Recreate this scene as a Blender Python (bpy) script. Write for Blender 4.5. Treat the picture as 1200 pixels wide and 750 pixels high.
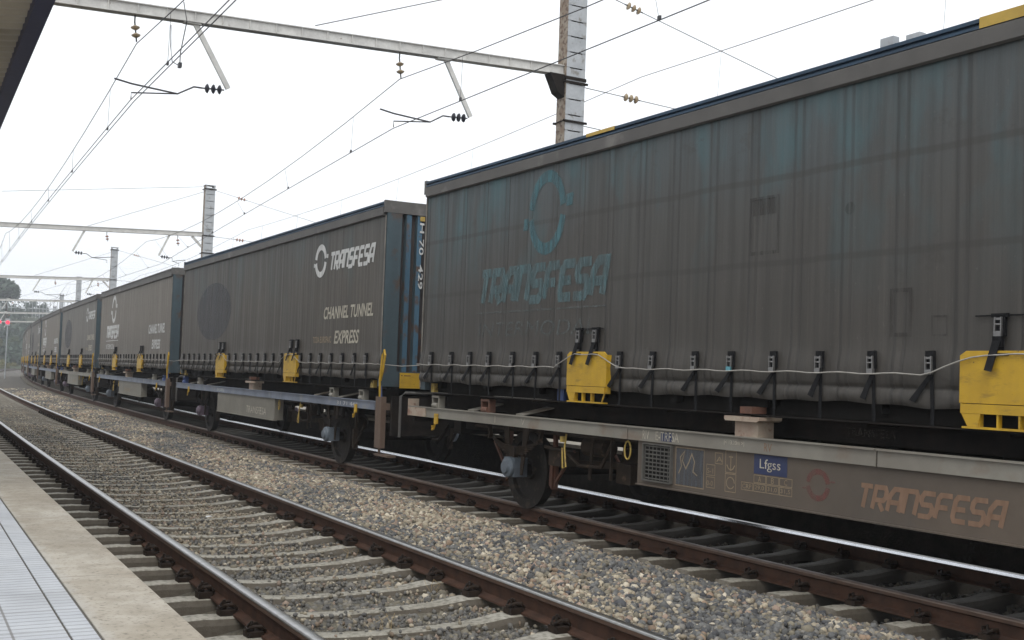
import bpy, math, random
import numpy as np
from mathutils import Matrix, Vector
rad = math.radians
random.seed(7); rng = np.random.default_rng(7)
for o in list(bpy.data.objects): bpy.data.objects.remove(o)
scene = bpy.context.scene
COL = scene.collection

# ------------------------------------------------------------------ camera
CAMH = 1.3825
yaw, pit, rol = rad(28.8032), rad(2.5037), rad(2.007)
F = Vector((math.sin(yaw)*math.cos(pit), math.cos(yaw)*math.cos(pit), math.sin(pit)))
Rv = F.cross(Vector((0, 0, 1))).normalized(); Uv = Rv.cross(F)
R2 = Rv*math.cos(rol) + Uv*math.sin(rol); U2 = -Rv*math.sin(rol) + Uv*math.cos(rol)
cam = bpy.data.cameras.new('camera'); camo = bpy.data.objects.new('camera', cam); COL.objects.link(camo)
camo.matrix_world = Matrix(((R2.x, U2.x, -F.x, 0), (R2.y, U2.y, -F.y, 0), (R2.z, U2.z, -F.z, CAMH), (0, 0, 0, 1)))
cam.sensor_width = 36; cam.sensor_fit = 'HORIZONTAL'; cam.lens = 1296.88/1200*36
cam.shift_x = 10.81/1200; cam.shift_y = 11.97/1200
cam.clip_start = 0.05; cam.clip_end = 5000
scene.camera = camo

# ------------------------------------------------------------------ world, sun, exposure
SUN_EL, SUN_ROT = 52, 215
world = bpy.data.worlds.new('World'); scene.world = world; world.use_nodes = True
wn = world.node_tree; wn.nodes.clear()
sky = wn.nodes.new('ShaderNodeTexSky'); sky.sky_type = 'NISHITA'; sky.sun_disc = False
sky.sun_elevation = rad(SUN_EL); sky.sun_rotation = rad(SUN_ROT); sky.air_density = 1.0; sky.dust_density = 4.0
hs = wn.nodes.new('ShaderNodeHueSaturation'); hs.inputs['Saturation'].default_value = 0.12
mx = wn.nodes.new('ShaderNodeMix'); mx.data_type = 'RGBA'; mx.inputs[0].default_value = 0.72
mx.inputs[7].default_value = (10.6, 11.0, 11.5, 1)       # closed cloud cover over the clear sky
bg = wn.nodes.new('ShaderNodeBackground'); bg.inputs[1].default_value = 0.105
wo = wn.nodes.new('ShaderNodeOutputWorld')
wn.links.new(sky.outputs[0], hs.inputs['Color']); wn.links.new(hs.outputs[0], mx.inputs[6])
wn.links.new(mx.outputs[2], bg.inputs[0]); wn.links.new(bg.outputs[0], wo.inputs[0])
sl = bpy.data.lights.new('sun', 'SUN'); sl.energy = 0.7; sl.angle = rad(25); sl.color = (1, 0.97, 0.92)
so = bpy.data.objects.new('sun', sl); COL.objects.link(so)
sd = Vector((math.sin(rad(SUN_ROT))*math.cos(rad(SUN_EL)), math.cos(rad(SUN_ROT))*math.cos(rad(SUN_EL)), math.sin(rad(SUN_EL))))
so.rotation_euler = sd.to_track_quat('Z', 'Y').to_euler()
scene.view_settings.view_transform = 'Standard'; scene.view_settings.look = 'None'
scene.view_settings.exposure = 0.5; scene.view_settings.gamma = 1.0; scene.view_settings.use_curve_mapping = False
scene.render.engine = 'CYCLES'
scene.cycles.max_bounces = 6; scene.cycles.diffuse_bounces = 3; scene.cycles.glossy_bounces = 2
scene.cycles.transparent_max_bounces = 10; scene.cycles.volume_bounces = 0
scene.cycles.use_denoising = True

# ------------------------------------------------------------------ materials
def _rgba(c): return (c[0], c[1], c[2], 1)
class NT:
    def __init__(s, name):
        s.m = bpy.data.materials.new(name); s.m.use_nodes = True; s.t = s.m.node_tree
        s.t.nodes.clear(); s.out = s.n('OutputMaterial'); s.b = s.n('BsdfPrincipled'); s.l(s.b.outputs[0], s.out.inputs[0])
        s.tc = s.n('TexCoord'); s.obj = s.tc.outputs['Object']
    def n(s, t): return s.t.nodes.new('ShaderNode'+t)
    def l(s, a, b): s.t.links.new(a, b)
    def val(s, v, sock):
        if hasattr(v, 'links'): s.l(v, sock)
        else: sock.default_value = v
    def mapping(s, scale=(1, 1, 1), loc=(0, 0, 0), src=None):
        m = s.n('Mapping'); m.inputs['Scale'].default_value = scale; m.inputs['Location'].default_value = loc
        s.l(src or s.obj, m.inputs[0]); return m.outputs[0]
    def noise(s, scale, detail=4, vec=None, rough=.55, dist=0):
        n = s.n('TexNoise'); n.inputs['Scale'].default_value = scale; n.inputs['Detail'].default_value = detail
        n.inputs['Roughness'].default_value = rough; n.inputs['Distortion'].default_value = dist
        s.l(vec or s.obj, n.inputs['Vector']); return n.outputs[0]
    def vor(s, scale, vec=None, feat='F1', out='Distance'):
        n = s.n('TexVoronoi'); n.feature = feat; n.inputs['Scale'].default_value = scale
        s.l(vec or s.obj, n.inputs['Vector']); return n.outputs[out]
    def ramp(s, fac, a, b, ca=(0, 0, 0), cb=(1, 1, 1)):
        r = s.n('ValToRGB'); e = r.color_ramp.elements; e[0].position = a; e[1].position = b
        e[0].color = _rgba(ca); e[1].color = _rgba(cb); s.l(fac, r.inputs[0]); return r.outputs[0]
    def mix(s, f, a, b, mode='MIX'):
        m = s.n('Mix'); m.data_type = 'RGBA'; m.blend_type = mode
        s.val(f, m.inputs[0])
        s.val(a if hasattr(a, 'links') else _rgba(a), m.inputs[6]); s.val(b if hasattr(b, 'links') else _rgba(b), m.inputs[7])
        return m.outputs[2]
    def math(s, op, a, b=0.0, c=None):
        m = s.n('Math'); m.operation = op; s.val(a, m.inputs[0]); s.val(b, m.inputs[1])
        if c is not None: s.val(c, m.inputs[2])
        return m.outputs[0]
    def xyz(s, src=None):
        m = s.n('SeparateXYZ'); s.l(src or s.obj, m.inputs[0]); return m.outputs
    def bump(s, h, strength=.3, dist=.01):
        b = s.n('Bump'); b.inputs['Strength'].default_value = strength; b.inputs['Distance'].default_value = dist
        s.l(h, b.inputs['Height']); s.l(b.outputs[0], s.b.inputs['Normal'])
    def fin(s, col=None, rough=.7, metal=0, spec=None):
        if col is not None: s.val(col if hasattr(col, 'links') else _rgba(col), s.b.inputs['Base Color'])
        s.val(rough, s.b.inputs['Roughness']); s.val(metal, s.b.inputs['Metallic'])
        if spec is not None: s.b.inputs['Specular IOR Level'].default_value = spec
        return s.m

def grimy(name, ca, cb, scale=6, rough=.75, metal=0, bump=.15, third=None, tpos=(.58, .68), streak=False, spec=.35):
    t = NT(name)
    vec = t.mapping((1, 1, .12)) if streak else t.obj
    n1 = t.noise(scale, 6, vec); n2 = t.noise(scale*5, 4)
    c = t.mix(t.ramp(n1, .35, .65), ca, cb)
    c = t.mix(t.math('MULTIPLY', n2, .5), c, (ca[0]*.45, ca[1]*.45, ca[2]*.45))
    if third: c = t.mix(t.ramp(t.noise(scale*1.7, 6, t.mapping((1, 1, 1), (5, 3, 1))), *tpos), c, third)
    t.bump(n2, bump, .01)
    return t.fin(c, rough, metal, spec)
M = {}
M['rust'] = grimy('rusty_rail_steel', (.080, .042, .028), (.045, .027, .020), 9, .85, spec=.15)
def m_head():
    t = NT('worn_rail_head'); n = t.noise(14, 4, t.mapping((1, 1, 1)))
    c = t.mix(t.ramp(n, .3, .7), (.44, .44, .43), (.32, .31, .29)); return t.fin(c, .30, 1.0)
M['head'] = m_head()
M['gauge'] = grimy('polished_gauge_face', (.86, .87, .9), (.78, .79, .82), 6, .16, metal=1.0, bump=.02)
M['headdull'] = grimy('reflection_dulled_rail_head', (.22, .17, .14), (.15, .11, .09), 8, .42, metal=.5)  # dark reflection of the train put into the head colour
M['headrust'] = grimy('rail_head_side', (.11, .066, .046), (.075, .048, .036), 9, .6, spec=.25)
def m_sleeper(dark=False):
    t = NT('oil_stained_concrete' if dark else 'weathered_concrete')
    n = t.noise(3.5, 6); n2 = t.noise(28, 5); n3 = t.noise(90, 3)
    c = t.mix(t.ramp(n, .3, .7), (.34, .32, .27), (.22, .20, .16))
    c = t.mix(t.ramp(n2, .45, .75), c, (.09, .08, .06))
    c = t.mix(t.ramp(t.noise(6, 5, t.mapping((1, 1, 1), (9, 2, 4))), .58, .7), c, (.33, .31, .26))
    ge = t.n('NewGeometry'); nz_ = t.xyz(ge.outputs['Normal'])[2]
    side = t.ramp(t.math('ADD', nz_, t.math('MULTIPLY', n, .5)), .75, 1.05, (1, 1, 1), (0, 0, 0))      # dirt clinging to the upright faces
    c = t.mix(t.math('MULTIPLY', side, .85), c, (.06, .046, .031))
    if dark:
        ax = t.math('ABSOLUTE', t.xyz()[0]); c = t.mix(t.math('MULTIPLY', t.ramp(t.math('ADD', ax, t.math('MULTIPLY', n, .2)), .93, 1.05, (1, 1, 1), (0, 0, 0)), .72), c, (.028, .024, .02))
    t.bump(n3, .5, .006); return t.fin(c, .8)
M['sleeper'] = m_sleeper(); M['sleeperoil'] = m_sleeper(True)
M['clip'] = grimy('dark_oily_clip_steel', (.018, .014, .012), (.04, .027, .019), 25, .6, spec=.12)
def m_ballast():
    t = NT('ballast_bed')
    v = t.n('TexVoronoi'); v.inputs['Scale'].default_value = 22; t.l(t.obj, v.inputs['Vector'])
    cr = t.ramp(v.outputs['Color'], .1, .9, (.10, .10, .105), (.30, .265, .21))
    big = t.noise(1.1, 5)
    c = t.mix(t.ramp(big, .4, .65), cr, (.19, .165, .12)); c = t.mix(t.ramp(v.outputs['Distance'], .02, .035, (1, 1, 1), (0, 0, 0)), c, c)
    edge = t.ramp(v.outputs['Distance'], .25, .6)
    c = t.mix(edge, c, (.05, .045, .04))
    t.bump(t.math('SUBTRACT', 1.0, v.outputs['Distance']), .9, .03); return t.fin(c, .9)
M['ballast'] = m_ballast()
def m_dirt():
    t = NT('fouled_ballast'); n = t.noise(5, 7); n2 = t.noise(60, 4); v = t.vor(35)
    c = t.mix(t.ramp(n, .35, .65), (.17, .15, .105), (.09, .08, .062)); c = t.mix(t.ramp(n2, .5, .7), c, (.06, .055, .05))
    t.bump(t.math('ADD', n2, v), .8, .02); return t.fin(c, .95)
M['dirt'] = m_dirt()
M['grimeshade'] = grimy('shade_darkened_grime', (.016, .014, .012), (.034, .029, .024), 7, .95, bump=.8, spec=.08)  # grime colour with the shade beneath the train painted in
def m_stone():
    t = NT('ballast_stone'); a = t.n('Attribute'); a.attribute_name = 'col'
    n = t.noise(70, 4); c = t.mix(t.math('MULTIPLY', n, .55), a.outputs['Color'], (.06, .055, .05)); return t.fin(c, .85)
M['stone'] = m_stone()
def m_coping():
    t = NT('platform_edge_concrete'); n = t.noise(1.7, 7); n2 = t.noise(45, 5); n3 = t.noise(9, 6)
    c = t.mix(t.ramp(n, .38, .66), (.32, .28, .22), (.42, .385, .325))
    c = t.mix(t.math('MULTIPLY', t.ramp(n3, .4, .7), .5), c, (.19, .16, .115))
    c = t.mix(t.ramp(n2, .55, .75), c, (.13, .11, .085))
    pale = t.ramp(t.math('ADD', t.math('MULTIPLY', t.xyz()[0], 1.0), t.math('MULTIPLY', n3, .12)), .81, .90, (1, 1, 1), (0, 0, 0))
    c = t.mix(t.math('MULTIPLY', pale, .6), c, (.40, .39, .37))
    jf = t.math('ABSOLUTE', t.math('SUBTRACT', t.math('FRACT', t.math('MULTIPLY', t.math('ADD', t.xyz()[1], t.math('MULTIPLY', n3, .03)), 1/2.4)), .5))
    c = t.mix(t.ramp(jf, .0015, .004, (.7, .7, .7), (0, 0, 0)), c, (.09, .075, .06))
    c = t.mix(t.math('MULTIPLY', t.ramp(t.noise(.9, 6, t.mapping((1.6, .7, 1), (4, 1, 0))), .52, .7), .45), c, (.17, .14, .10))
    t.bump(n2, .35, .004); return t.fin(c, .8)
M['coping'] = m_coping()
def m_tile():
    t = NT('ribbed_platform_tile'); x = t.xyz()
    n = t.noise(3, 5); n2 = t.noise(60, 3)
    f = t.math('FRACT', t.math('MULTIPLY', x[1], 1/.066))
    g = t.ramp(t.math('ABSOLUTE', t.math('SUBTRACT', f, .5)), .36, .44)          # groove between ribs
    f2 = t.math('FRACT', t.math('MULTIPLY', t.math('ADD', x[0], .33), 1/.4))
    j = t.ramp(t.math('ABSOLUTE', t.math('SUBTRACT', f2, .5)), .485, .49)
    j2 = t.ramp(t.math('ABSOLUTE', t.math('SUBTRACT', t.math('FRACT', t.math('MULTIPLY', x[1], 1/.4)), .5)), .484, .492)
    c = t.mix(t.ramp(n, .3, .7), (.36, .375, .40), (.47, .485, .505)); c = t.mix(t.math('MULTIPLY', t.ramp(t.noise(1.3, 7), .5, .72), .35), c, (.22, .21, .19)); c = t.mix(t.math('MULTIPLY', j2, .6), c, (.14, .13, .12)); c = t.mix(t.math('MULTIPLY', n2, .3), c, (.3, .3, .3))
    c = t.mix(t.math('MULTIPLY', g, .62), c, (.2, .2, .2)); c = t.mix(t.math('MULTIPLY', j, .8), c, (.12, .11, .1))
    t.bump(t.math('SUBTRACT', 1.0, g), .6, .006); return t.fin(c, .55)
M['tile'] = m_tile()
M['joint'] = grimy('dark_mortar', (.09, .08, .07), (.13, .12, .1), 20)
M['platwall'] = grimy('platform_wall', (.2, .18, .14), (.12, .1, .08), 3)
def m_canopy():
    t = NT('corrugated_canopy_sheet'); n = t.noise(2, 5)
    c = t.mix(n, (.40, .34, .25), (.50, .43, .32)); return t.fin(c, .6)
M['canopy'] = m_canopy()
M['navy'] = grimy('navy_painted_steel', (.017, .018, .06), (.024, .025, .075), 3, .45)
M['paleblue'] = grimy('pale_blue_column_paint', (.42, .55, .62), (.5, .6, .66), 3, .5)
M['mastgrey'] = grimy('galvanised_steel_mast', (.46, .48, .50), (.37, .39, .41), 4, .6, third=(.2, .19, .17), tpos=(.6, .72))
M['mastrust'] = grimy('rust_stained_mast_flange', (.36, .32, .26), (.22, .15, .10), 7, .7, third=(.11, .07, .05), tpos=(.5, .6))
M['beam'] = grimy('weathered_beam_steel', (.66, .65, .62), (.52, .51, .49), 6, .6, third=(.25, .22, .19), tpos=(.64, .7))
M['wire'] = grimy('overhead_wire', (.045, .045, .05), (.06, .055, .055), 4, .5)
M['wirelight'] = grimy('steel_stay_wire', (.14, .14, .15), (.2, .2, .2), 4, .5)
M['insbrown'] = grimy('glazed_brown_insulator', (.33, .24, .15), (.42, .34, .22), 9, .3)
M['insdark'] = grimy('dark_insulator', (.03, .03, .04), (.05, .05, .06), 9, .35, spec=.12)
M['insred'] = grimy('terracotta_insulator', (.35, .16, .1), (.42, .22, .14), 9, .35)

def m_curtain(name, top, mid, low, ridge_off, darklines, teal=0.0, seed=0., ridge=1.0):
    t = NT(name); x = t.xyz()
    sv = t.mapping((1, 7, .22), (seed, seed, 0)); st = t.noise(1.6, 7, sv, .65); st2 = t.noise(9, 5, t.mapping((1, 3, .10), (seed, 2, 1)))
    big = t.noise(.55, 5, t.mapping((1, 1, 1.3), (seed*3, 0, 0))); fine = t.noise(60, 4)
    h = t.math('MULTIPLY', t.math('SUBTRACT', x[2], 1.45), 1/2.5)
    hh = t.math('ADD', h, t.math('MULTIPLY', t.math('SUBTRACT', big, .5), .9))
    c = t.mix(t.ramp(hh, .15, .55), low, mid); c = t.mix(t.ramp(hh, .55, .95), c, top)
    c = t.mix(t.math('MULTIPLY', t.ramp(st, .42, .62), .36), c, tuple(v*.5 for v in mid))
    c = t.mix(t.math('MULTIPLY', t.ramp(st2, .55, .75), .35), c, tuple(v*1.6 for v in low))
    if teal: c = t.mix(t.math('MULTIPLY', t.ramp(t.noise(1.1, 6, t.mapping((1, 1.5, .6), (seed+7, 0, 3))), .5, .7), t.math('MULTIPLY', t.ramp(h, .3, .8), teal)), c, (.055, .125, .14))
    sc_ = t.ramp(t.noise(23, 6, t.mapping((1, 1.6, .8), (seed, 4, 4)), .7), .64, .70); c = t.mix(t.math('MULTIPLY', sc_, .35), c, (.17, .16, .145))
    sp_ = t.ramp(t.noise(2.1, 7, t.mapping((1, 1, 1.5), (seed+3, 1, 9)), .75), .60, .66); c = t.mix(t.math('MULTIPLY', sp_, .35), c, (.045, .04, .034))
    # folds where the tarpaulin is pulled over its slats: paired lines every .52 m
    u = t.math('FRACT', t.math('MULTIPLY', t.math('ADD', x[1], ridge_off+50*.522), 1/.522))
    d = t.math('ABSOLUTE', t.math('SUBTRACT', t.math('ABSOLUTE', t.math('SUBTRACT', u, .5)), .085))
    rl = t.ramp(d, .016, .045, (1, 1, 1), (0, 0, 0))
    inner = t.ramp(t.math('ABSOLUTE', t.math('SUBTRACT', u, .5)), .07, .10, (1, 1, 1), (0, 0, 0))
    c = t.mix(t.math('MULTIPLY', rl, .45*ridge*darklines), c, (.03, .028, .026))
    wob = t.math('MULTIPLY', t.math('SUBTRACT', t.noise(1.3, 2), .5), .035)
    zz = t.math('ADD', x[2], wob)
    hb = None
    for z0 in (3.30, 2.58):
        b = t.ramp(t.math('ABSOLUTE', t.math('SUBTRACT', zz, z0)), .018, .034, (1, 1, 1), (0, 0, 0))
        hb = b if hb is None else t.math('MAXIMUM', hb, b)
    c = t.mix(t.math('MULTIPLY', hb, .5*darklines), c, (.04, .036, .032))
    c = t.mix(t.math('MULTIPLY', fine, .25), c, (.03, .03, .03))
    hgt = t.math('ADD', t.math('ADD', t.math('MULTIPLY', inner, .6*ridge), t.math('MULTIPLY', rl, -.5*ridge)), t.math('ADD', t.math('MULTIPLY', st, 1.0), t.math('MULTIPLY', fine, .12)))
    t.bump(hgt, .55, .012)
    return t.fin(c, t.ramp(st, .3, .7, (.5, .5, .5), (.72, .72, .72)), 0, .35)
M['cur1'] = m_curtain('faded_teal_grey_tarpaulin', (.070, .084, .088), (.070, .067, .061), (.065, .058, .050), .13, 1.0, .75, 1.3)
M['cur2'] = m_curtain('dusty_brown_grey_tarpaulin', (.066, .062, .055), (.082, .070, .056), (.070, .060, .049), .2, .12, .25, 4.1, .25)
M['cur3'] = m_curtain('brown_tarpaulin', (.150, .130, .104), (.155, .132, .105), (.125, .107, .086), .2, .10, 0, 8.2, .2)
M['cur4'] = m_curtain('dark_brown_tarpaulin', (.115, .105, .088), (.12, .106, .088), (.10, .088, .073), .2, .10, 0, 12.2, .2)
M['toprail'] = grimy('grimy_aluminium_rail', (.115, .108, .10), (.085, .08, .075), 1.5, .6, third=(.15, .14, .13), streak=False)
M['blueroof'] = grimy('blue_roof_edge', (.028, .062, .105), (.022, .042, .07), 2, .6)
M['yellowroof'] = grimy('yellow_roof_edge', (.5, .33, .06), (.38, .25, .05), 3, .5)
M['bluewall'] = grimy('rust_streaked_blue_steel', (.075, .155, .225), (.045, .09, .13), 2.6, .55, third=(.085, .06, .05), tpos=(.52, .62), streak=True, bump=.2)
M['ribrust'] = grimy('rusty_recess', (.075, .06, .055), (.05, .055, .06), 2.2, .8, third=(.10, .055, .04), streak=True)
M['darkwall'] = grimy('dirty_blue_grey_post', (.065, .095, .11), (.045, .06, .068), 2, .6, third=(.07, .05, .04), streak=True)
M['shadow'] = grimy('black_grimy_steel', (.012, .011, .010), (.02, .018, .016), 4, .85, spec=.12)
M['under'] = grimy('brown_underframe_steel', (.035, .028, .022), (.06, .043, .032), 5, .85, third=(.10, .065, .045), tpos=(.6, .7), spec=.15)
M['underdk'] = grimy('dark_underframe_steel', (.014, .012, .011), (.028, .022, .018), 5, .85, spec=.12)
M['sillgrey'] = grimy('grimy_grey_sill', (.27, .255, .215), (.20, .18, .15), 1.3, .6, third=(.17, .12, .085), tpos=(.6, .75))
M['sillblue'] = grimy('blue_grey_sill', (.20, .225, .28), (.13, .145, .18), 1.6, .55, third=(.20, .21, .22))
M['sillend'] = grimy('rust_pink_painted_end', (.36, .26, .20), (.42, .36, .28), 5, .7, third=(.2, .1, .07))
M['board1'] = grimy('brown_dusted_girder', (.125, .098, .075), (.10, .082, .066), 1.2, .7, streak=False, third=(.085, .07, .058))
M['board2'] = grimy('grey_dusted_girder', (.22, .205, .17), (.18, .165, .135), 1.5, .7)
M['yellow'] = grimy('chipped_yellow_paint', (.56, .34, .012), (.47, .28, .012), 3, .5, third=(.30, .19, .03), tpos=(.6, .7))
def m_yel():
    t = NT('scraped_yellow_paint'); n = t.noise(3, 6); n2 = t.noise(38, 7, rough=.7); n3 = t.noise(7, 7, t.mapping((1, .6, 2.2)), rough=.7)
    c = t.mix(t.ramp(n, .35, .65), (.56, .34, .012), (.44, .26, .012)); c = t.mix(t.math('MULTIPLY', t.ramp(n3, .55, .68), .55), c, (.17, .10, .02))
    c = t.mix(t.ramp(n2, .66, .69), c, (.05, .03, .02)); c = t.mix(t.math('MULTIPLY', t.noise(14, 5, t.mapping((1, 1, .2))), .3), c, (.12, .08, .03))
    t.bump(n2, .3, .004); return t.fin(c, .55)
M['yellow'] = m_yel()
M['yellowold'] = grimy('faded_yellow_paint', (.46, .33, .08), (.36, .24, .06), 6, .6, third=(.16, .1, .05))
M['web'] = grimy('black_webbing', (.010, .010, .011), (.017, .017, .018), 30, .75, spec=.12)
M['buckle'] = grimy('dull_buckle_steel', (.30, .29, .28), (.2, .2, .2), 20, .4, .7)
M['buckleblue'] = grimy('turquoise_buckle', (.12, .36, .42), (.09, .26, .32), 20, .4)
M['edgestrip'] = grimy('dusty_edge_strip', (.27, .25, .22), (.16, .14, .12), 8, .6)
M['cord'] = grimy('dusty_steel_cord', (.40, .38, .34), (.3, .28, .25), 20, .7)
M['wheel'] = grimy('grimy_wheel_steel', (.03, .025, .022), (.02, .018, .016), 5, .7, third=(.05, .038, .03), spec=.15)
M['axle'] = grimy('blue_grey_axle_box', (.13, .155, .18), (.09, .10, .115), 6, .5)
M['purple'] = grimy('dusty_purple_axle_box', (.13, .09, .12), (.09, .07, .09), 6, .5)
M['brownrust'] = grimy('rust_red_steel', (.16, .075, .05), (.10, .055, .04), 6, .8)
M['postbrown'] = grimy('brown_post', (.14, .095, .07), (.10, .075, .06), 4, .8, streak=True)
M['mesh'] = grimy('grey_grille', (.12, .115, .10), (.08, .075, .07), 10, .7)
M['bluesign'] = grimy('blue_sign_paint', (.03, .04, .10), (.04, .048, .095), 5, .6)
M['bluefitting'] = grimy('blue_painted_casting', (.06, .10, .26), (.05, .08, .2), 6, .5)
def paint(name, col, wear=.0, scale=9, rough=.7, lo=.42, hi=.62, alpha=1.0):
    t = NT(name); n = t.noise(scale, 6); c = t.mix(t.math('MULTIPLY', n, .4), col, tuple(v*.5 for v in col))
    t.fin(c, rough)
    st = t.noise(4, 6, t.mapping((1, 5, .5)))
    a = t.math('MULTIPLY', t.ramp(st, lo, hi, (1-wear,)*3, (1, 1, 1)), alpha)
    t.l(a, t.b.inputs['Alpha']); return t.m
M['p_white'] = paint('white_stencil_paint', (.62, .62, .60), .25)
M['p_cream'] = paint('cream_stencil_paint', (.50, .46, .37), .3)
M['p_teal'] = paint('faded_teal_paint', (.065, .165, .19), .5, alpha=.8)
M['p_teal2'] = paint('very_faded_teal_paint', (.105, .185, .20), .55, alpha=.72)
M['p_teal3'] = paint('nearly_gone_teal_paint', (.12, .145, .145), .6, alpha=.5)
M['p_brown'] = paint('dusty_orange_brown_paint', (.25, .15, .095), .15, alpha=.9)
M['p_brownlt'] = paint('dusty_tan_line_paint', (.33, .25, .16), .2, alpha=.9)
M['p_red'] = paint('faded_red_paint', (.20, .065, .055), .5, alpha=.6)
M['p_ghost'] = paint('grimy_ghost_lettering', (.13, .10, .07), .5, alpha=.5)
M['p_patch'] = paint('grey_overpainted_patch', (.085, .088, .10), .5, alpha=.6)
M['p_dark'] = paint('dark_glue_patch', (.035, .03, .026), .8, alpha=.5)
M['p_blue'] = M['bluesign']
M['p_greyblue'] = paint('dull_slate_panel', (.085, .09, .10), .4, alpha=.85)
M['leafdark'] = grimy('blue_green_pine_foliage', (.065, .10, .075), (.09, .12, .085), .8, .9)  # leaf colour lightened to stand in for distance haze
M['leafmid'] = grimy('green_foliage', (.075, .11, .055), (.10, .12, .06), .6, .9)
M['leafyel'] = grimy('yellow_green_foliage', (.16, .15, .05), (.12, .12, .045), .8, .9)
M['trunk'] = grimy('bark', (.09, .07, .05), (.06, .05, .04), 5, .95)
M['hill'] = grimy('scrubby_hillside', (.06, .075, .04), (.10, .10, .06), .08, .95)
M['earth'] = grimy('dusty_earth', (.2, .18, .14), (.15, .13, .1), .3, .95)
M['build'] = grimy('pale_render_wall', (.45, .42, .38), (.38, .35, .31), .5, .85)
M['roofred'] = grimy('terracotta_roof', (.3, .14, .09), (.22, .11, .08), 1, .9)
M['drystraw'] = grimy('dry_straw', (.35, .27, .15), (.28, .2, .1), 9, .9)
def m_emit(name, col, st):
    t = NT(name); t.b.inputs['Emission Color'].default_value = _rgba(col); t.b.inputs['Emission Strength'].default_value = st
    return t.fin(tuple(v*.3 for v in col), .4)
M['redlamp'] = m_emit('lit_red_signal', (1, .05, .10), 1.0)

# ------------------------------------------------------------------ mesh builder
class MB:
    def __init__(s): s.v = []; s.f = []; s.mi = []
    def add(s, vs, fs, mi=0):
        o = len(s.v); s.v += [tuple(map(float, p)) for p in vs]
        s.f += [tuple(i+o for i in f) for f in fs]; s.mi += [mi]*len(fs); return s
    def box(s, x0, x1, y0, y1, z0, z1, mi=0):
        vs = [(x, y, z) for x in (x0, x1) for y in (y0, y1) for z in (z0, z1)]
        return s.add(vs, [(0, 1, 3, 2), (4, 6, 7, 5), (0, 4, 5, 1), (2, 3, 7, 6), (0, 2, 6, 4), (1, 5, 7, 3)], mi)
    def bbox(s, x0, x1, y0, y1, z0, z1, b=.008, mi=0):   # box with chamfered edges along its longest run
        c = [(x0+b, z0), (x1-b, z0), (x1, z0+b), (x1, z1-b), (x1-b, z1), (x0+b, z1), (x0, z1-b), (x0, z0+b)]
        return s.prism([(p[0], p[1]) for p in c], 'y', y0, y1, mi)
    def prism(s, poly, axis, a, b, mi=0):
        n = len(poly)
        def P(p, t):
            return {'y': (p[0], t, p[1]), 'x': (t, p[0], p[1]), 'z': (p[0], p[1], t)}[axis]
        vs = [P(p, a) for p in poly]+[P(p, b) for p in poly]
        return s.add(vs, [tuple(range(n)), tuple(range(2*n-1, n-1, -1))]+[(i, (i+1) % n, (i+1) % n+n, i+n) for i in range(n)], mi)
    def tube(s, pts, r, n=6, mi=0, cap=True):
        pts = [Vector(p) for p in pts]; k = len(pts); rs = r if isinstance(r, (list, tuple)) else [r]*k
        base = len(s.v); vs = []
        for i, p in enumerate(pts):
            d = (pts[min(i+1, k-1)]-pts[max(i-1, 0)]).normalized()
            up = Vector((0, 0, 1)) if abs(d.z) < .9 else Vector((1, 0, 0))
            a = d.cross(up).normalized(); b = a.cross(d)
            for j in range(n):
                t = 2*math.pi*j/n; vs.append(tuple(p+rs[i]*(a*math.cos(t)+b*math.sin(t))))
        fs = [(i*n+j, i*n+(j+1) % n, (i+1)*n+(j+1) % n, (i+1)*n+j) for i in range(k-1) for j in range(n)]
        if cap: fs += [tuple(range(n-1, -1, -1)), tuple((k-1)*n+j for j in range(n))]
        return s.add(vs, fs, mi)
    def lathe(s, c, prof, axis='x', n=24, mi=0):   # prof: list of (t along axis, radius)
        vs = []
        for (t, r) in prof:
            for j in range(n):
                a = 2*math.pi*j/n; u, w = r*math.cos(a), r*math.sin(a)
                vs.append({'x': (c[0]+t, c[1]+u, c[2]+w), 'y': (c[0]+u, c[1]+t, c[2]+w), 'z': (c[0]+u, c[1]+w, c[2]+t)}[axis])
        k = len(prof)
        fs = [(i*n+j, i*n+(j+1) % n, (i+1)*n+(j+1) % n, (i+1)*n+j) for i in range(k-1) for j in range(n)]
        return s.add(vs, fs, mi)
    def beam(s, p, q, w, h, mi=0):    # rectangular bar between two points
        p, q = Vector(p), Vector(q); d = (q-p).normalized(); up = Vector((0, 0, 1)) if abs(d.z) < .95 else Vector((1, 0, 0))
        a = d.cross(up).normalized(); b = a.cross(d)
        vs = [tuple(e+a*sx*w/2+b*sz*h/2) for e in (p, q) for sx, sz in ((-1, -1), (1, -1), (1, 1), (-1, 1))]
        return s.add(vs, [(0, 1, 2, 3), (7, 6, 5, 4), (0, 4, 5, 1), (1, 5, 6, 2), (2, 6, 7, 3), (3, 7, 4, 0)], mi)
    def mesh(s, name, mats, smooth=False):
        me = bpy.data.meshes.new(name); me.from_pydata(s.v, [], s.f)
        for m in (mats if isinstance(mats, (list, tuple)) else [mats]): me.materials.append(m)
        if any(s.mi): me.polygons.foreach_set('material_index', s.mi)
        if smooth: me.polygons.foreach_set('use_smooth', [True]*len(s.f))
        me.update(); return me
def obj(name, me, parent=None, mat=None):
    o = bpy.data.objects.new(name, me); COL.objects.link(o)
    if parent: o.parent = parent
    if mat is not None: o.matrix_world = mat
    return o
def build(name, mb, mats, parent=None, smooth=False, mat=None): return obj(name, mb.mesh(name, mats, smooth), parent, mat)
def tag(o, label=None, cat=None, group=None, kind=None):
    if label: o['label'] = label
    if cat: o['category'] = cat
    if group: o['group'] = group
    if kind: o['kind'] = kind
    return o
def empty(name, mat=None):
    o = bpy.data.objects.new(name, None); COL.objects.link(o); o.empty_display_size = .2
    if mat is not None: o.matrix_world = mat
    return o

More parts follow.
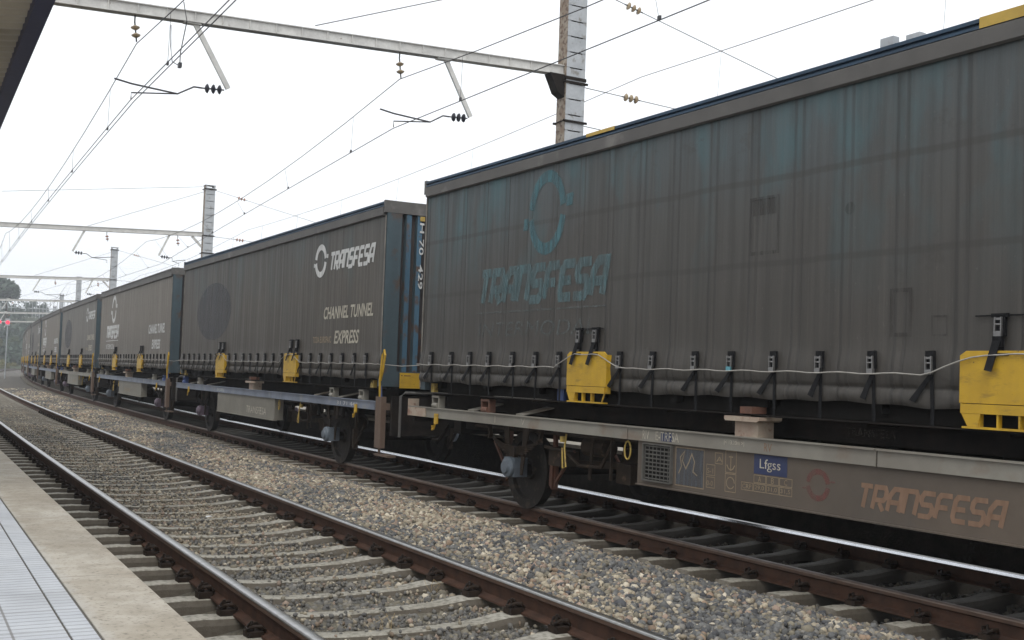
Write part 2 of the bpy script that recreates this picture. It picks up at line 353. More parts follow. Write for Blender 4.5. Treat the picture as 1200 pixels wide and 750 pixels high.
# ------------------------------------------------------------------ track geometry: the line curves away to the right
K0, K1 = 0.00053, 0.000002
_s = np.arange(-60, 520, .25); _k = K0+K1*np.clip(_s, 0, 100); _th = np.cumsum(_k)*.25; _i0 = np.argmin(abs(_s)); _th -= _th[_i0]
_x = np.cumsum(np.sin(_th))*.25; _y = np.cumsum(np.cos(_th))*.25; _x -= _x[_i0]; _y -= _y[_i0]
_e = -0.014956*np.clip(_s, -60, 100)+.000326*np.clip(_s, -60, 100)**2/2
_q = np.clip(_s-100, 0, 40); _e += .0176*(_q-_q**2/80)
T1 = 2.884357; T2 = T1+4.91854; C1, C2 = rad(-.37), rad(-.084); DZ = -.155
def P(s, lat, z=0.0):   # point at run s, lateral lat from the reference line
    th = np.interp(s, _s, _th); return Vector((np.interp(s, _s, _x)+lat*math.cos(th), np.interp(s, _s, _y)-lat*math.sin(th), z))
def TH(s): return float(np.interp(s, _s, _th))
def E2(s): return float(np.interp(s, _s, _e))
def Z2(s): return DZ+.001823*min(s, 100)
def TP(which, s, off, hz=0.0):    # point on track 1 / 2, off from its centre, hz above its rail plane
    if which == 1: c, b, z0 = C1, T1, 0
    else: c, b, z0 = C2, T2+E2(s), Z2(s)
    return P(s, b+off*math.cos(c)+hz*math.sin(c), z0-off*math.sin(c)+hz*math.cos(c))
def frame_at(s, lat, z=0):        # matrix with Y along the track
    th = TH(s); p = P(s, lat, z)
    return Matrix.Translation(p) @ Matrix.Rotation(-th, 4, 'Z')
def tframe(which, s, dz=0):
    a = TP(which, s-.3, 0, dz); b = TP(which, s+.3, 0, dz); m = (a+b)/2; y = (b-a).normalized()
    c = C1 if which == 1 else C2
    x = Vector((y.y, -y.x, 0)).normalized(); x = (x*math.cos(c)-Vector((0, 0, 1))*math.sin(c)); z = x.cross(y).normalized(); x = y.cross(z)
    return Matrix(((x.x, y.x, z.x, m.x), (x.y, y.y, z.y, m.y), (x.z, y.z, z.z, m.z), (0, 0, 0, 1)))
def wagon_frame(s, half=4.65, e=0.0, dy=0.0):
    a, b = TP(2, s-half, 0), TP(2, s+half, 0); m = (a+b)/2; y = (b-a).normalized(); c = C2
    x = Vector((y.y, -y.x, 0)).normalized()*math.cos(c)-Vector((0, 0, 1))*math.sin(c); z = x.cross(y).normalized(); x = y.cross(z)
    y2 = y*math.cos(e)+x*math.sin(e); x2 = x*math.cos(e)-y*math.sin(e); m = m+y2*dy
    return Matrix(((x2.x, y2.x, z.x, m.x), (x2.y, y2.y, z.y, m.y), (x2.z, y2.z, z.z, m.z), (0, 0, 0, 1)))
HX = .87

# ------------------------------------------------------------------ ground
def sheet(name, ss, lats, zf, mat, track2=False):
    vs = []; 
    for s in ss:
        for l in lats: vs.append(P(s, l, zf(s, l)))
    n = len(lats); mb = MB(); mb.add(vs, [(i*n+j, i*n+j+1, (i+1)*n+j+1, (i+1)*n+j) for i in range(len(ss)-1) for j in range(n-1)])
    o = build(name, mb, mat, smooth=True); tag(o, kind='structure'); return o
g = MB(); N = 24
g.add([(-2500+5000*i/N, -2500+5000*j/N, -.75) for i in range(N+1) for j in range(N+1)], [(i*(N+1)+j, (i+1)*(N+1)+j, (i+1)*(N+1)+j+1, i*(N+1)+j+1) for i in range(N) for j in range(N)])
tag(build('ground', g, M['earth']), kind='structure')
def nz(a, b): return .5*math.sin(a*3.1+1.7*math.sin(b*2.3))+.5*math.sin(b*4.7+a*1.3)
def bal_h(s, l):
    e = E2(s)
    l2 = l-e
    if l < 1.6: z = -.32
    elif l < 2.0: z = -.32+(l-1.6)/.4*.06
    elif l < 3.75: z = -.240
    elif l < 4.5: z = -.240+(l-3.75)/.75*.05
    elif l < 5.6: z = -.19
    elif l2 < 6.6: z = -.19+(l-5.6)*(Z2(s)-.265+.19)/1.0
    elif l2 < 9.1: z = Z2(s)-.285
    else: z = Z2(s)-.32
    return z+.012*nz(s*1.3, l*2)
lats = [1.0, 1.6, 2.0, 2.4, 2.9, 3.4, 3.75, 4.1, 4.5, 5.0, 5.6, 6.1, 6.6, 7.2, 8, 8.8, 9.1, 9.6, 10.4, 12, 14, 15.6]
ss = list(np.arange(-12, 40, .5))+list(np.arange(40, 252, 2.5))
sheet('ballast_bed', ss, lats, bal_h, M['ballast'])
sheet('trackbed', ss, [1.3, 1.6, 2.0, 2.4, 2.9, 3.4, 3.8], lambda s, l: bal_h(s, l)+.006, M['dirt'])
sheet('trackbed', [q for q in ss if q < 130], [6.85, 7.4, 8, 8.6, 9.2, 9.6], lambda s, l: bal_h(s, l)+.006, M['grimeshade'])  # near-black sheet, the wagons' shade put into its colour

# loose ballast stones: one uncountable mass
ico_v = np.array([(0, 0, 1)]+[(math.cos(a)*.894, math.sin(a)*.894, .447) for a in np.arange(5)*2*math.pi/5]+[(math.cos(a)*.894, math.sin(a)*.894, -.447) for a in (np.arange(5)+.5)*2*math.pi/5]+[(0, 0, -1)])
ico_f = [(0, i+1, (i+1) % 5+1) for i in range(5)]+[(i+1, i+6, (i+1) % 5+1) for i in range(5)]+[((i+1) % 5+1, i+6, (i+1) % 5+6) for i in range(5)]+[(11, (i+1) % 5+6, i+6) for i in range(5)]
ico_f = np.array(ico_f)
PAL = np.array([(.13, .136, .145), (.085, .091, .102), (.20, .195, .19), (.32, .28, .22), (.40, .36, .29), (.26, .19, .14), (.33, .25, .21), (.19, .175, .14), (.52, .48, .41), (.06, .065, .08)])
SX, SR, SC = [], [], []
DARKEN = 1.0    # stones under the train: oil, brake dust and its shade in the colour
def scatter(s0, s1, l0, l1, dens, r0, r1, zoff=.0, cool=.5, dirty=0, keep=None):
    n = int((s1-s0)*(l1-l0)*dens); s = rng.uniform(s0, s1, n); l = rng.uniform(l0, l1, n)
    if keep is not None:
        k = keep(s, l); s = s[k]; l = l[k]; n = len(s)
    th = np.interp(s, _s, _th); x = np.interp(s, _s, _x)+l*np.cos(th); y = np.interp(s, _s, _y)-l*np.sin(th)
    z = np.array([bal_h(a, b) for a, b in zip(s, l)])+zoff+rng.uniform(-.012, .014, n)
    r = rng.uniform(r0, r1, n)*np.where(rng.random(n) < .08, 1.35, 1)
    pt = np.sin(s*1.1+np.sin(l*2.1)*1.5)*np.sin(l*1.9+s*.37)+.4*np.sin(s*.31)      # patches of blue-grey and of ochre stone
    ci = np.where(rng.random(n) < np.clip(cool+.4*pt, .08, .92), rng.choice([0, 1, 2, 7, 9, 0], n), rng.choice([3, 4, 5, 6, 8, 3, 7, 4], n))
    c = PAL[ci]*rng.uniform(.75, 1.4, (n, 1))*np.array((1.05, 1.0, .90))
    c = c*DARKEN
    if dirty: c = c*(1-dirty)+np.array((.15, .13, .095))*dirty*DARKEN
    SX.append(np.stack([x, y, z], 1)); SR.append(r); SC.append(c)
def between1(s, l):   # gaps between the sleepers of the near track
    f = ((s-6.4165)/.6) % 1; return (f > .22) & (f < .78)
def between2(s, l):
    f = ((s-5.186)/.6) % 1; return (f > .22) & (f < .78)
scatter(2.0, 9, 3.95, 6.45, 1000, .016, .032)
scatter(9, 18, 3.95, 6.5, 760, .018, .034)
scatter(18, 34, 3.95, 6.4, 420, .022, .036)
scatter(34, 70, 3.95, 6.4, 110, .035, .055)
scatter(2, 20, 2.02, 3.72, 1150, .012, .029, .0, .5, .3, between1)
scatter(2, 30, 2.05, 3.7, 150, .010, .02, .035, .5, .3)
scatter(20, 45, 2.02, 3.72, 330, .015, .028, .01, .45, .3)
scatter(1, 16, 1.15, 1.95, 350, .010, .024, 0, .3, .55, between1)
scatter(-2, 18, 6.45, 6.95, 700, .014, .026, 0, .45, .3, between2)
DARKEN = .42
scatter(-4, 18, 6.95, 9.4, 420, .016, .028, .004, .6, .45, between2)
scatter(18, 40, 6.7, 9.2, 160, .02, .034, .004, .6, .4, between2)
SX = np.concatenate(SX); SR = np.concatenate(SR); SC = np.concatenate(SC); n = len(SX)
sc3 = rng.uniform(.6, 1.25, (n, 3)); ang = rng.uniform(0, 6.28, n); tl = rng.uniform(-.6, .6, n)
vv = ico_v[None]*rng.uniform(.72, 1.22, (n, 12, 1))*sc3[:, None]*SR[:, None, None]
x0, z0 = vv[..., 0]*np.cos(tl)[:, None]-vv[..., 2]*np.sin(tl)[:, None], vv[..., 0]*np.sin(tl)[:, None]+vv[..., 2]*np.cos(tl)[:, None]
ca, sa = np.cos(ang)[:, None], np.sin(ang)[:, None]
vv = np.stack([x0*ca-vv[..., 1]*sa, x0*sa+vv[..., 1]*ca, z0], -1)+SX[:, None]
me = bpy.data.meshes.new('ballast_stones'); me.vertices.add(n*12); me.vertices.foreach_set('co', vv.astype(np.float32).ravel())
fi = (ico_f[None]+(np.arange(n)*12)[:, None, None]).reshape(-1)
me.loops.add(len(fi)); me.loops.foreach_set('vertex_index', fi.astype(np.int32)); me.polygons.add(n*20)
me.polygons.foreach_set('loop_start', np.arange(0, n*60, 3, dtype=np.int32))
me.update(calc_edges=True); me.materials.append(M['stone'])
at = me.color_attributes.new('col', 'FLOAT_COLOR', 'POINT')
at.data.foreach_set('color', np.concatenate([np.repeat(SC, 12, 0), np.ones((n*12, 1))], 1).astype(np.float32).ravel())
st = obj('ballast_stones', me); tag(st, 'loose grey and ochre ballast stones heaped between and around the tracks', 'ballast', kind='stuff')
print('stones', n)

# ------------------------------------------------------------------ tracks
RH = .165
rail_prof = [(-.036, -.016), (-.0345, -.0085), (-.030, -.0035), (-.021, -.0009), (0, 0), (.021, -.0009), (.030, -.0035), (.0345, -.0085), (.036, -.016), (.035, -.040), (.010, -.052), (.010, -.135), (.068, -.152), (.070, -RH), (-.070, -RH), (-.068, -.152), (-.010, -.135), (-.010, -.052), (-.035, -.040)]
def rail_mesh(which, side, s0=-10, s1=248):
    sv = list(np.arange(s0, 40, 1.0))+list(np.arange(40, s1+1, 2.5)); n = len(rail_prof); prof = list(rail_prof); worn = which == 2 and side > 0
    if worn: prof[0] = (-.0375, -.032); prof[1] = (-.0335, -.0055); prof[-1] = (-.0375, -.041)   # gauge face worn bright and sloping
    vs = [TP(which, s, side*HX+p[0], p[1]) for s in sv for p in prof]
    fs, mi = [], []
    for i in range(len(sv)-1):
        for j in range(n):
            fs.append((i*n+j, i*n+(j+1) % n, (i+1)*n+(j+1) % n, (i+1)*n+j)); mi.append(3 if worn and j == 0 else 1 if j < 8 else (2 if j in (8, n-1) else 0))
    mb = MB(); mb.add(vs, fs); mb.mi = mi; me = mb.mesh('rail', [M['rust'], M['headdull'] if which == 2 and side < 0 else M['head'], M['headrust'], M['gauge']]); me.polygons.foreach_set('use_smooth', [q == 1 for q in mi]); return me
# sleeper: monoblock concrete, high rail seats, lower waist. local: X along the sleeper, Y along the track, z=0 at the underside of the rail
def sleeper_mesh(seed, mat='sleeper'):
    r = random.Random(seed)
    st = [(-1.30, -.045, .118), (-1.27, .0, .125), (-1.12, .004, .125), (-1.06, .0, .125), (-.70, -.004, .125), (-.60, -.018, .12), (-.45, -.034, .112), (-.2, -.042, .108), (0, -.044, .106)]
    st = st+[(-a, b, c) for a, b, c in st[-2::-1]]; mb = MB(); vs = []
    for (x, z, w) in st:
        w *= .88; j = r.uniform(-.004, .004)
        vs += [(x, -w-.015, -.24), (x, -w+.006+j, z-.04), (x, -w+.024+j, z-.004), (x, -w*.5, z+.004+r.uniform(-.003, .003)), (x, w*.5, z+r.uniform(-.003, .003)), (x, w-.024+j, z-.004), (x, w-.006+j, z-.04), (x, w+.015, -.24)]
    k = len(st); mb.add(vs, [(i*8+j, i*8+j+1, (i+1)*8+j+1, (i+1)*8+j) for i in range(k-1) for j in range(7)]+[tuple(range(8)), tuple((k-1)*8+j for j in range(7, -1, -1))])
    return mb.mesh('sleeper', M[mat], False)
SLM = {1: [sleeper_mesh(i) for i in range(5)], 2: [sleeper_mesh(i, 'sleeperoil') for i in range(5)]}
def clip_mesh():
    mb = MB(); mb.box(-.035, .065, -.06, .06, -.002, .026)
    mb.lathe((0.03, 0, .02), [(0, .019), (.018, .019), (.02, .012), (.05, .011), (.052, .0)], 'z', 8)
    mb.tube([(-.045, -.05, .03), (-.02, -.058, .05), (.03, -.05, .05), (.06, -.02, .035), (.06, .02, .035), (.03, .05, .05), (-.02, .058, .05), (-.045, .05, .03)], .0085, 6)
    mb.tube([(-.045, -.05, .03), (-.055, -.012, .022), (0, -.01, .045)], .0085, 6); mb.tube([(-.045, .05, .03), (-.055, .012, .022), (0, .01, .045)], .0085, 6)
    return mb.mesh('rail_clip', M['clip'])
CLIP = clip_mesh()
def track(which, s0, n_clip, label, sA):
    tr = empty('railway_track', frame_at(0, T1 if which == 1 else T2, -.3)); inv = tr.matrix_world.inverted()
    tag(tr, label, 'railway track', 'parallel railway tracks')
    def par(o): o.parent = tr; o.matrix_parent_inverse = inv
    for sd in (-1, 1): par(obj('rail', rail_mesh(which, sd)))
    r = random.Random(which)
    far = MB()
    for k in range(400):
        s = s0+k*.6
        fr = tframe(which, s+r.uniform(-.012, .012), -RH) @ Matrix.Rotation(r.uniform(-.012, .012), 4, 'Z')
        if k < 100:
            o = obj('sleeper', SLM[which][r.randrange(5)]); o.matrix_world = fr; par(o)
            if k < n_clip:
                for rx in (-HX, HX):
                    for sd in (-1, 1):
                        c = obj('rail_clip', CLIP, o); c.matrix_local = Matrix.Translation((rx+sd*.085, r.uniform(-.015, .015), .003)) @ Matrix.Rotation(0 if sd > 0 else math.pi, 4, 'Z') @ Matrix.Diagonal((.95, .85, r.uniform(1.25, 1.55), 1))
        else:
            far.add([fr @ Vector(p) for p in ((-1.3, -.12, -.2), (1.3, -.12, -.2), (1.3, .12, -.2), (-1.3, .12, -.2), (-1.3, -.12, -.01), (-.5, -.12, -.03), (.5, -.12, -.03), (1.3, -.12, -.01), (1.3, .12, -.01), (.5, .12, -.03), (-.5, .12, -.03), (-1.3, .12, -.01))],
                    [(0, 3, 2, 1), (4, 5, 10, 11), (5, 6, 9, 10), (6, 7, 8, 9), (0, 1, 7, 6, 5, 4), (2, 3, 11, 10, 9, 8), (0, 4, 11, 3), (1, 2, 8, 7)])
    o = build('sleeper_run', far, M['sleeper' if which == 1 else 'sleeperoil']); par(o); tag(o, kind='stuff'); return tr
track(1, 6.4165-.6*9, 60, 'empty near track with brown rails on concrete sleepers beside the platform', 0)
track(2, 5.1859-.6*9, 50, 'second track carrying the freight train beyond the ballast strip', 0)

# ------------------------------------------------------------------ platform and canopy
def strip(name, s0, s1, step, poly, mats, mi_of=None, parent=None, smooth=False):   # extrude a (lat,z) outline along the line
    sv = list(np.arange(s0, s1+.01, step)); n = len(poly); inv = None
    vs = [P(s, p[0], p[1]) for s in sv for p in poly]
    fs = [(i*n+j, i*n+(j+1) % n, (i+1)*n+(j+1) % n, (i+1)*n+j) for i in range(len(sv)-1) for j in range(n)]
    fs += [tuple(range(n)), tuple((len(sv)-1)*n+j for j in range(n-1, -1, -1))]
    mb = MB(); mb.add(vs, fs)
    if mi_of: mb.mi = [mi_of(k % n) if k < len(fs)-2 else 0 for k in range(len(fs))]
    return build(name, mb, mats, parent, smooth)
PZ = .305; EL = 1.165
pf = empty('platform', frame_at(0, 0, -.4)); pfi = pf.matrix_world.inverted()
tag(pf, 'low platform with a stained concrete edge and pale ribbed tiles', 'platform')
pf['kind'] = 'structure'
def parn(o, p): o.parent = p; o.matrix_parent_inverse = p.matrix_world.inverted(); return o
parn(strip('edge_coping', -8, 150, 1.0, [(.782, PZ-.16), (.782, PZ), (EL-.02, PZ), (EL, PZ-.018), (EL, PZ-.16)], M['coping']), pf)
parn(strip('platform_wall', -8, 150, 2.0, [(-7, -.7), (-7, PZ-.165), (EL-.06, PZ-.165), (EL-.06, -.7)], M['platwall']), pf)
parn(strip('edge_joint', -8, 150, 1.0, [(.769, PZ-.16), (.769, PZ-.006), (.782, PZ-.006), (.782, PZ-.16)], M['joint']), pf)
parn(strip('tile_band', -8, 150, 1.0, [(.672, PZ-.16), (.672, PZ-.001), (.769, PZ-.001), (.769, PZ-.16)], M['tile']), pf)
parn(strip('tile_joint', -8, 150, 1.0, [(.662, PZ-.16), (.662, PZ-.007), (.672, PZ-.007), (.672, PZ-.16)], M['joint']), pf)
parn(strip('tiled_paving', -8, 150, 1.0, [(-7, PZ-.16), (-7, PZ-.002), (.662, PZ-.002), (.662, PZ-.16)], M['tile']), pf)
cp = empty('platform_canopy', frame_at(11, -.1, PZ)); tag(cp, 'dark blue edged canopy with corrugated soffit over the platform', 'canopy')
parn(strip('fascia', 8.4, 40, 1.0, [(.86, 4.37), (1.0, 4.37), (1.0, 4.62), (.985, 4.62), (.985, 4.385), (.86, 4.385)], M['navy']), cp)
parn(strip('fascia_beam', 8.4, 40, 1.0, [(.86, 4.385), (.875, 4.385), (.875, 4.5), (.86, 4.5)], M['navy']), cp)
mb = MB(); sv = list(np.arange(8.4, 40, .055)); vs = []
for i, s in enumerate(sv):
    d = (.0, .0, .03, .03)[i % 4]*1.5
    vs += [P(s, .875, 4.46+d), P(s, -3.4, 3.90+d), P(s, -3.4, 3.91+d), P(s, .875, 4.47+d)]
mb.add(vs, [(i*4+a, i*4+b, (i+1)*4+b, (i+1)*4+a) for i in range(len(sv)-1) for a, b in ((0, 1), (2, 3))])
parn(build('corrugated_sheet', mb, M['canopy']), cp)
for s in (11.2, 23.2, 35.2):
    fr = frame_at(s, .70-.12, PZ); mb = MB(); mb.box(-.09, .09, -.09, .09, 0, 4.05); mb.box(-.14, .14, -.14, .14, 0, .02)
    mb.beam((0, 0, 3.95), (-1.2, 0, 3.78), .08, .12)
    parn(build('column', mb, M['paleblue'], mat=fr), cp)

# ------------------------------------------------------------------ masts and cantilever beams
def insulator(mb, p, q, n=3, r=.07, mi=1):   # string of sheds from p to q
    p, q = Vector(p), Vector(q); d = q-p
    mb.tube([p, q], .012, 6, 0)
    for i in range(n):
        c = p+d*((i+.8)/(n+.6)); u = d.normalized()
        mb.tube([c-u*.035, c-u*.01, c+u*.012, c+u*.03], [.028, r, r*.8, .022], 12, mi)
def mast(s, lat, zb, label, arms, stays, insm, top=8.8, base=-.4, beam_to=.6, rightw=True):
    fr = frame_at(s, lat, base); m = empty('catenary_mast', fr); tag(m, label, 'mast', 'catenary masts beside the far track')
    mb = MB(); H = top-base; w = .20
    # two channels joined by batten plates
    for sx in (-1, 1):
        mb.box(sx*w-.012 if sx > 0 else -w-.0, sx*w if sx > 0 else -w+.012, -.15, .15, 0, H, 1)
        for sy in (-1, 1):
            x0, x1 = (-w+.012, -w+.07) if sx < 0 else (w-.07, w-.012)
            mb.box(x0, x1, sy*.15-(.012 if sy > 0 else 0), sy*.15+(0 if sy > 0 else .012), 0, H, 0)
    z = .3
    while z < H-.2:
        for sy in (-1, 1): mb.box(-w+.004, w-.004, sy*.155-.004, sy*.155+.004, z, z+.262, 0)
        z += .285
    mb.box(-w-.02, w+.02, -.17, .17, H, H+.02, 0)
    build('mast_column', mb, [M['mastgrey'], M['mastrust']], m)
    fb = MB(); fb.box(-.4, .4, -.4, .4, -.3, .25); build('footing', fb, M['sleeper'], m)
    # beam
    L = lat-beam_to; slope = .040; z1 = zb-base
    bm = MB(); t = .085
    def bp(x, up): return (x, z1+slope*(x+w)+up)
    prof = [bp(-L, -t), bp(-w, -t), bp(-w, t), bp(-L, t)]
    bm.prism([(a, b) for a, b in prof], 'y', -.055, .055)
    for up in (-t, t-.014): bm.prism([bp(-L, up), bp(-w, up), bp(-w, up+.014), bp(-L, up+.014)], 'y', -.085, .085)
    x = -L+.15
    while x < -w-.1:
        c = bp(x, 0); bm.box(x-.006, x+.006, -.08, .08, c[1]-t+.016, c[1]+t-.016); x += .42
    build('cantilever_beam', bm, M['beam'], m)
    gs = MB(); gs.prism([(-w-.30, z1-t-.01), (-w, z1-t-.01), (-w, z1-t-.42), (-w-.14, z1-t-.34)], 'y', -.11, .11); gs.box(-w-.02, w+.02, -.17, .17, z1-t-.10, z1-t-.04, 0)
    if s > 30:
        gs = MB(); gs.beam((-w-.42, 0, z1-t-.02), (-w-.02, 0, z1-t-.42), .08, .09)
    build('gusset', gs, M['underdk'] if s < 30 else M['beam'], m)
    for zc in (6.04, 6.75, top-.15):
        cl = MB(); cl.box(-w-.05, w+.05, -.185, -.165, zc-base-.02, zc-base+.02); cl.box(-w-.05, w+.05, .165, .185, zc-base-.02, zc-base+.02)
        cl.tube([(w+.03, -.2, zc-base), (w+.03, .2, zc-base)], .012, 6); cl.tube([(-w-.03, -.2, zc-base), (-w-.03, .2, zc-base)], .012, 6)
        build('clamp', cl, M['underdk'], m)
    for (la, lb, zt, z2, tipl, tipz, mlat, mz) in arms:      # drop bracket, insulator and registration arm
        a = MB(); d0 = (la-lat, 0, zt-base); d1 = (lb-lat, 0, z2-base)
        a.beam(d0, d1, .05, .075); a.box(d0[0]-.16, d0[0]+.1, -.06, .06, d0[2]-.05, d0[2]+.02)
        build('drop_bracket', a, M['beam'], m)
        sg = -1 if tipl < lb else 1
        a = MB(); i0 = Vector((lb-lat+sg*.06, 0, z2-base-.03)); i1 = i0+Vector((sg*.34, 0, -.02))
        insulator(a, i0, i1, 3, .075, 1); build('insulator', a, [M['wire'], M['insdark']], m)
        a = MB(); tip = Vector((tipl-lat, 0, tipz-base)); k = i1+(tip-i1)*.35
        a.tube([i1, i1+Vector((sg*.12, 0, .0)), k+Vector((0, 0, -.03)), Vector((tip.x, 0, k.z+.02)), Vector((tip.x+sg*.25, 0, k.z+.06))], .014, 6)
        a.tube([k+Vector((0, 0, -.03)), (tip.x-sg*.0, 0, tip.z+.10), (tip.x, 0, tip.z)], .011, 6)
        build('registration_arm', a, M['wire'], m)
        a = MB(); bz = z1+slope*(mlat-lat+w)-t; hp = (mlat-lat, 0, bz)
        mp = (mlat-lat+.04, 0, mz-base)
        a.tube([hp, (mlat-lat, 0, bz-.12)], .012, 6); insulator(a, (mlat-lat, 0, bz-.10), mp, 2, .07, 1)
        build('suspension_insulator', a, [M['wire'], insm], m)
    a = MB()
    for (x2, z2, zt) in stays: a.tube([(-w, 0, zt-base), (x2-lat, 0, z2-base)], .009, 5)
    if stays: build('stay_wire', a, M['wirelight'], m)
    if rightw:
        a = MB(); e = (9.4, .0)
        for (zt, z2) in ((top-.15, 6.7), (6.75, 6.35), (6.04, 5.6)):
            p = Vector((w, 0, zt-base)); q = Vector((9.4, 0, z2-base)); d = q-p; a.tube([p, q], .008, 5)
            insulator(a, p+d*.10, p+d*.145, 3, .075, 1)
        build('cross_span_wire', a, [M['wire'], insm], m)
        fm = MB()
        fm.box(9.4, 9.7, -.12, .12, 0, 7.0-base); build('span_post', fm, M['mastgrey'], m)
    return m
TOPZ = 8.8
mast(17.0, 10.45, 6.98, 'largest grey riveted catenary mast rising behind the first container', [(3.69, 4.25, 6.66, 5.71, 2.82, 5.33, 2.82, 6.2), (7.92, 8.44, 6.82, 5.87, 7.02, 5.50, 7.08, 6.34)], [(5.6, 6.95, 8.75)], M['insbrown'])
mast(45.4, 10.38, 6.80, 'middle distance grey catenary mast behind the second container', [(5.70, 5.28, 6.59, 5.70, 6.55, 5.36, 6.5, 6.2), (8.9, 8.5, 6.7, 5.8, 9.3, 5.45, 9.2, 6.25)], [(-.2+2.9, 6.6+1.15, 8.75), (5.6, 6.65, 8.55)], M['insred'])
mast(73.6, 10.4, 6.76, 'third grey catenary mast, rising over the third container', [(6.23, 5.75, 6.68, 5.75, 7.1, 5.4, 7.0, 6.2), (9.2, 8.8, 6.7, 5.8, 9.6, 5.45, 9.5, 6.25)], [(5.8, 6.7, 8.5)], M['insred'])
for s, lb in ((101, 'small hazy catenary mast in front of the portal row, fourth from the right'), (128, 'tiny hazy catenary mast, fifth from the right'), (156, 'farthest faint catenary mast beyond the bend of the line')):
    off = .0006*(s-60)**1
    mast(s, 10.6, 6.7, lb, [(5.2, 4.7, 6.6, 5.7, 5.6, 5.4, 5.5, 6.2)], [(5.8, 6.7, 8.5)], M['insred'], rightw=False)

# ------------------------------------------------------------------ overhead lines
SUP = [-39, -11, 17.0, 45.4, 73.6, 101, 128, 156, 184]
def overhead(label, conlat, meslat, zc, zm, twin=False, rad_=.0075, sag=.55, s_from=-11):
    oh = empty('overhead_line', frame_at(0, meslat[1], zm)); tag(oh, label, 'overhead line', 'overhead lines above the tracks')
    idx = [i for i, s in enumerate(SUP) if s >= s_from]
    c = MB(); m = MB(); dr = []
    for a, b in zip(idx[:-1], idx[1:]):
        s0, s1 = SUP[a], SUP[b]; L = s1-s0; nseg = 10
        def cl(t): return conlat[a]+(conlat[b]-conlat[a])*t
        def ml(t): return meslat[a]+(meslat[b]-meslat[a])*t
        cz = lambda t: zc-.02*4*t*(1-t); mz = lambda t: zm-sag*4*t*(1-t)
        ts = [i/nseg for i in range(nseg+1)]
        for dx in ((-.03, .03) if twin else (0,)): c.tube([P(s0+L*t, cl(t)+dx, cz(t)) for t in ts], rad_, 5)
        m.tube([P(s0+L*t, ml(t), mz(t)) for t in ts], rad_, 5)
        if s0 < 100:
            for i in range(6):
                t = (i+.5)/6; d = MB(); d.tube([P(s0+L*t, ml(t), mz(t)), P(s0+L*t, cl(t), cz(t))], .0035, 4)
                q = P(s0+L*t, cl(t), cz(t)+.02); d.box(q.x-.012, q.x+.012, q.y-.025, q.y+.025, q.z-.02, q.z+.03); dr.append(d)
    parn(build('contact_wire', c, M['wire']), oh); parn(build('messenger_wire', m, M['wire']), oh)
    for d in dr: parn(build('dropper', d, M['wire']), oh)
    return oh
o1 = overhead('twin wires hanging over the empty near track', [3.3, 3.3, 2.84, 2.95, 2.8, 2.9, 2.9, 2.9, 2.9], [3.3, 3.2, 2.86, 2.9, 2.9, 2.9, 2.9, 2.9, 2.9], 5.31, 6.17, True)
d = MB()   # jumper loop between messenger and contact wires
q = P(14.6, 3.02, 5.30); t_ = P(14.9, 3.0, 6.05)
d.tube([P(14.2, 2.95, 6.02), P(14.1, 2.98, 5.75), P(14.5, 3.0, 5.45), q], .007, 5); d.tube([P(15.2, 3.0, 6.0), P(15.4, 3.05, 5.75), P(15.0, 3.0, 5.45), q], .007, 5)
d.box(q.x-.02, q.x+.02, q.y-.04, q.y+.04, q.z-.02, q.z+.04); parn(build('jumper', d, M['wire']), o1)
overhead('single wires hanging over the freight train', [8.2, 8.2, 7.02, 8.6, 7.4, 7.8, 7.8, 7.8, 7.8], [7.6, 7.5, 7.1, 8.0, 7.7, 7.8, 7.8, 7.8, 7.8], 5.48, 6.32)
overhead('thin wires passing behind the catenary masts on the far side of the train', [11.9]*9, [12.0]*9, 5.7, 7.15, sag=.25, rad_=.007)

# ------------------------------------------------------------------ lettering
def ribbon(mb, pts, w, mi=0):
    pts = [np.array(p, float) for p in pts]; n = len(pts); L, Rr = [], []
    for i in range(n):
        if i == 0: d = pts[1]-pts[0]; d /= np.linalg.norm(d); nn = np.array((-d[1], d[0])); k = 1
        elif i == n-1: d = pts[-1]-pts[-2]; d /= np.linalg.norm(d); nn = np.array((-d[1], d[0])); k = 1
        else:
            a = pts[i]-pts[i-1]; a /= np.linalg.norm(a); b = pts[i+1]-pts[i]; b /= np.linalg.norm(b)
            na, nb = np.array((-a[1], a[0])), np.array((-b[1], b[0])); nn = na+nb; nn /= np.linalg.norm(nn); k = min(1/max(nn@na, .3), 2)
        L.append(pts[i]+nn*k*w/2); Rr.append(pts[i]-nn*k*w/2)
    vs = [(p[0], p[1], 0) for p in L+Rr]; mb.add(vs, [(i, i+1, n+i+1, n+i) for i in range(n-1)], mi)
c_ = .16
GL = {'T': [[(-.05, 1), (1.05, 1)], [(.5, .9), (.5, 0)]],
      'R': [[(0, 0), (0, 1), (1-c_, 1), (1, 1-c_), (1, .55), (1-c_, .42), (.13, .42)], [(.52, .31), (1, -.05)]],
      'A': [[(0, 0), (0, 1-2*c_), (2*c_, 1), (1, 1), (1, 0)], [(.11, .4), (.89, .4)]],
      'N': [[(0, 0), (0, 1), (1-c_, 1), (1, 1-c_), (1, 0)]],
      'S': [[(1.05, 1), (c_, 1), (0, 1-c_), (0, .5+c_*.8), (c_, .5), (1-c_, .5), (1, .5-c_*.8), (1, c_), (1-c_, 0), (-.05, 0)]],
      'F': [[(0, 0), (0, 1-c_), (c_, 1), (1.05, 1)], [(.13, .48), (.85, .48)]],
      'E': [[(1.05, 1), (c_, 1), (0, 1-c_), (0, c_), (c_, 0), (1.05, 0)], [(.13, .5), (.88, .5)]]}
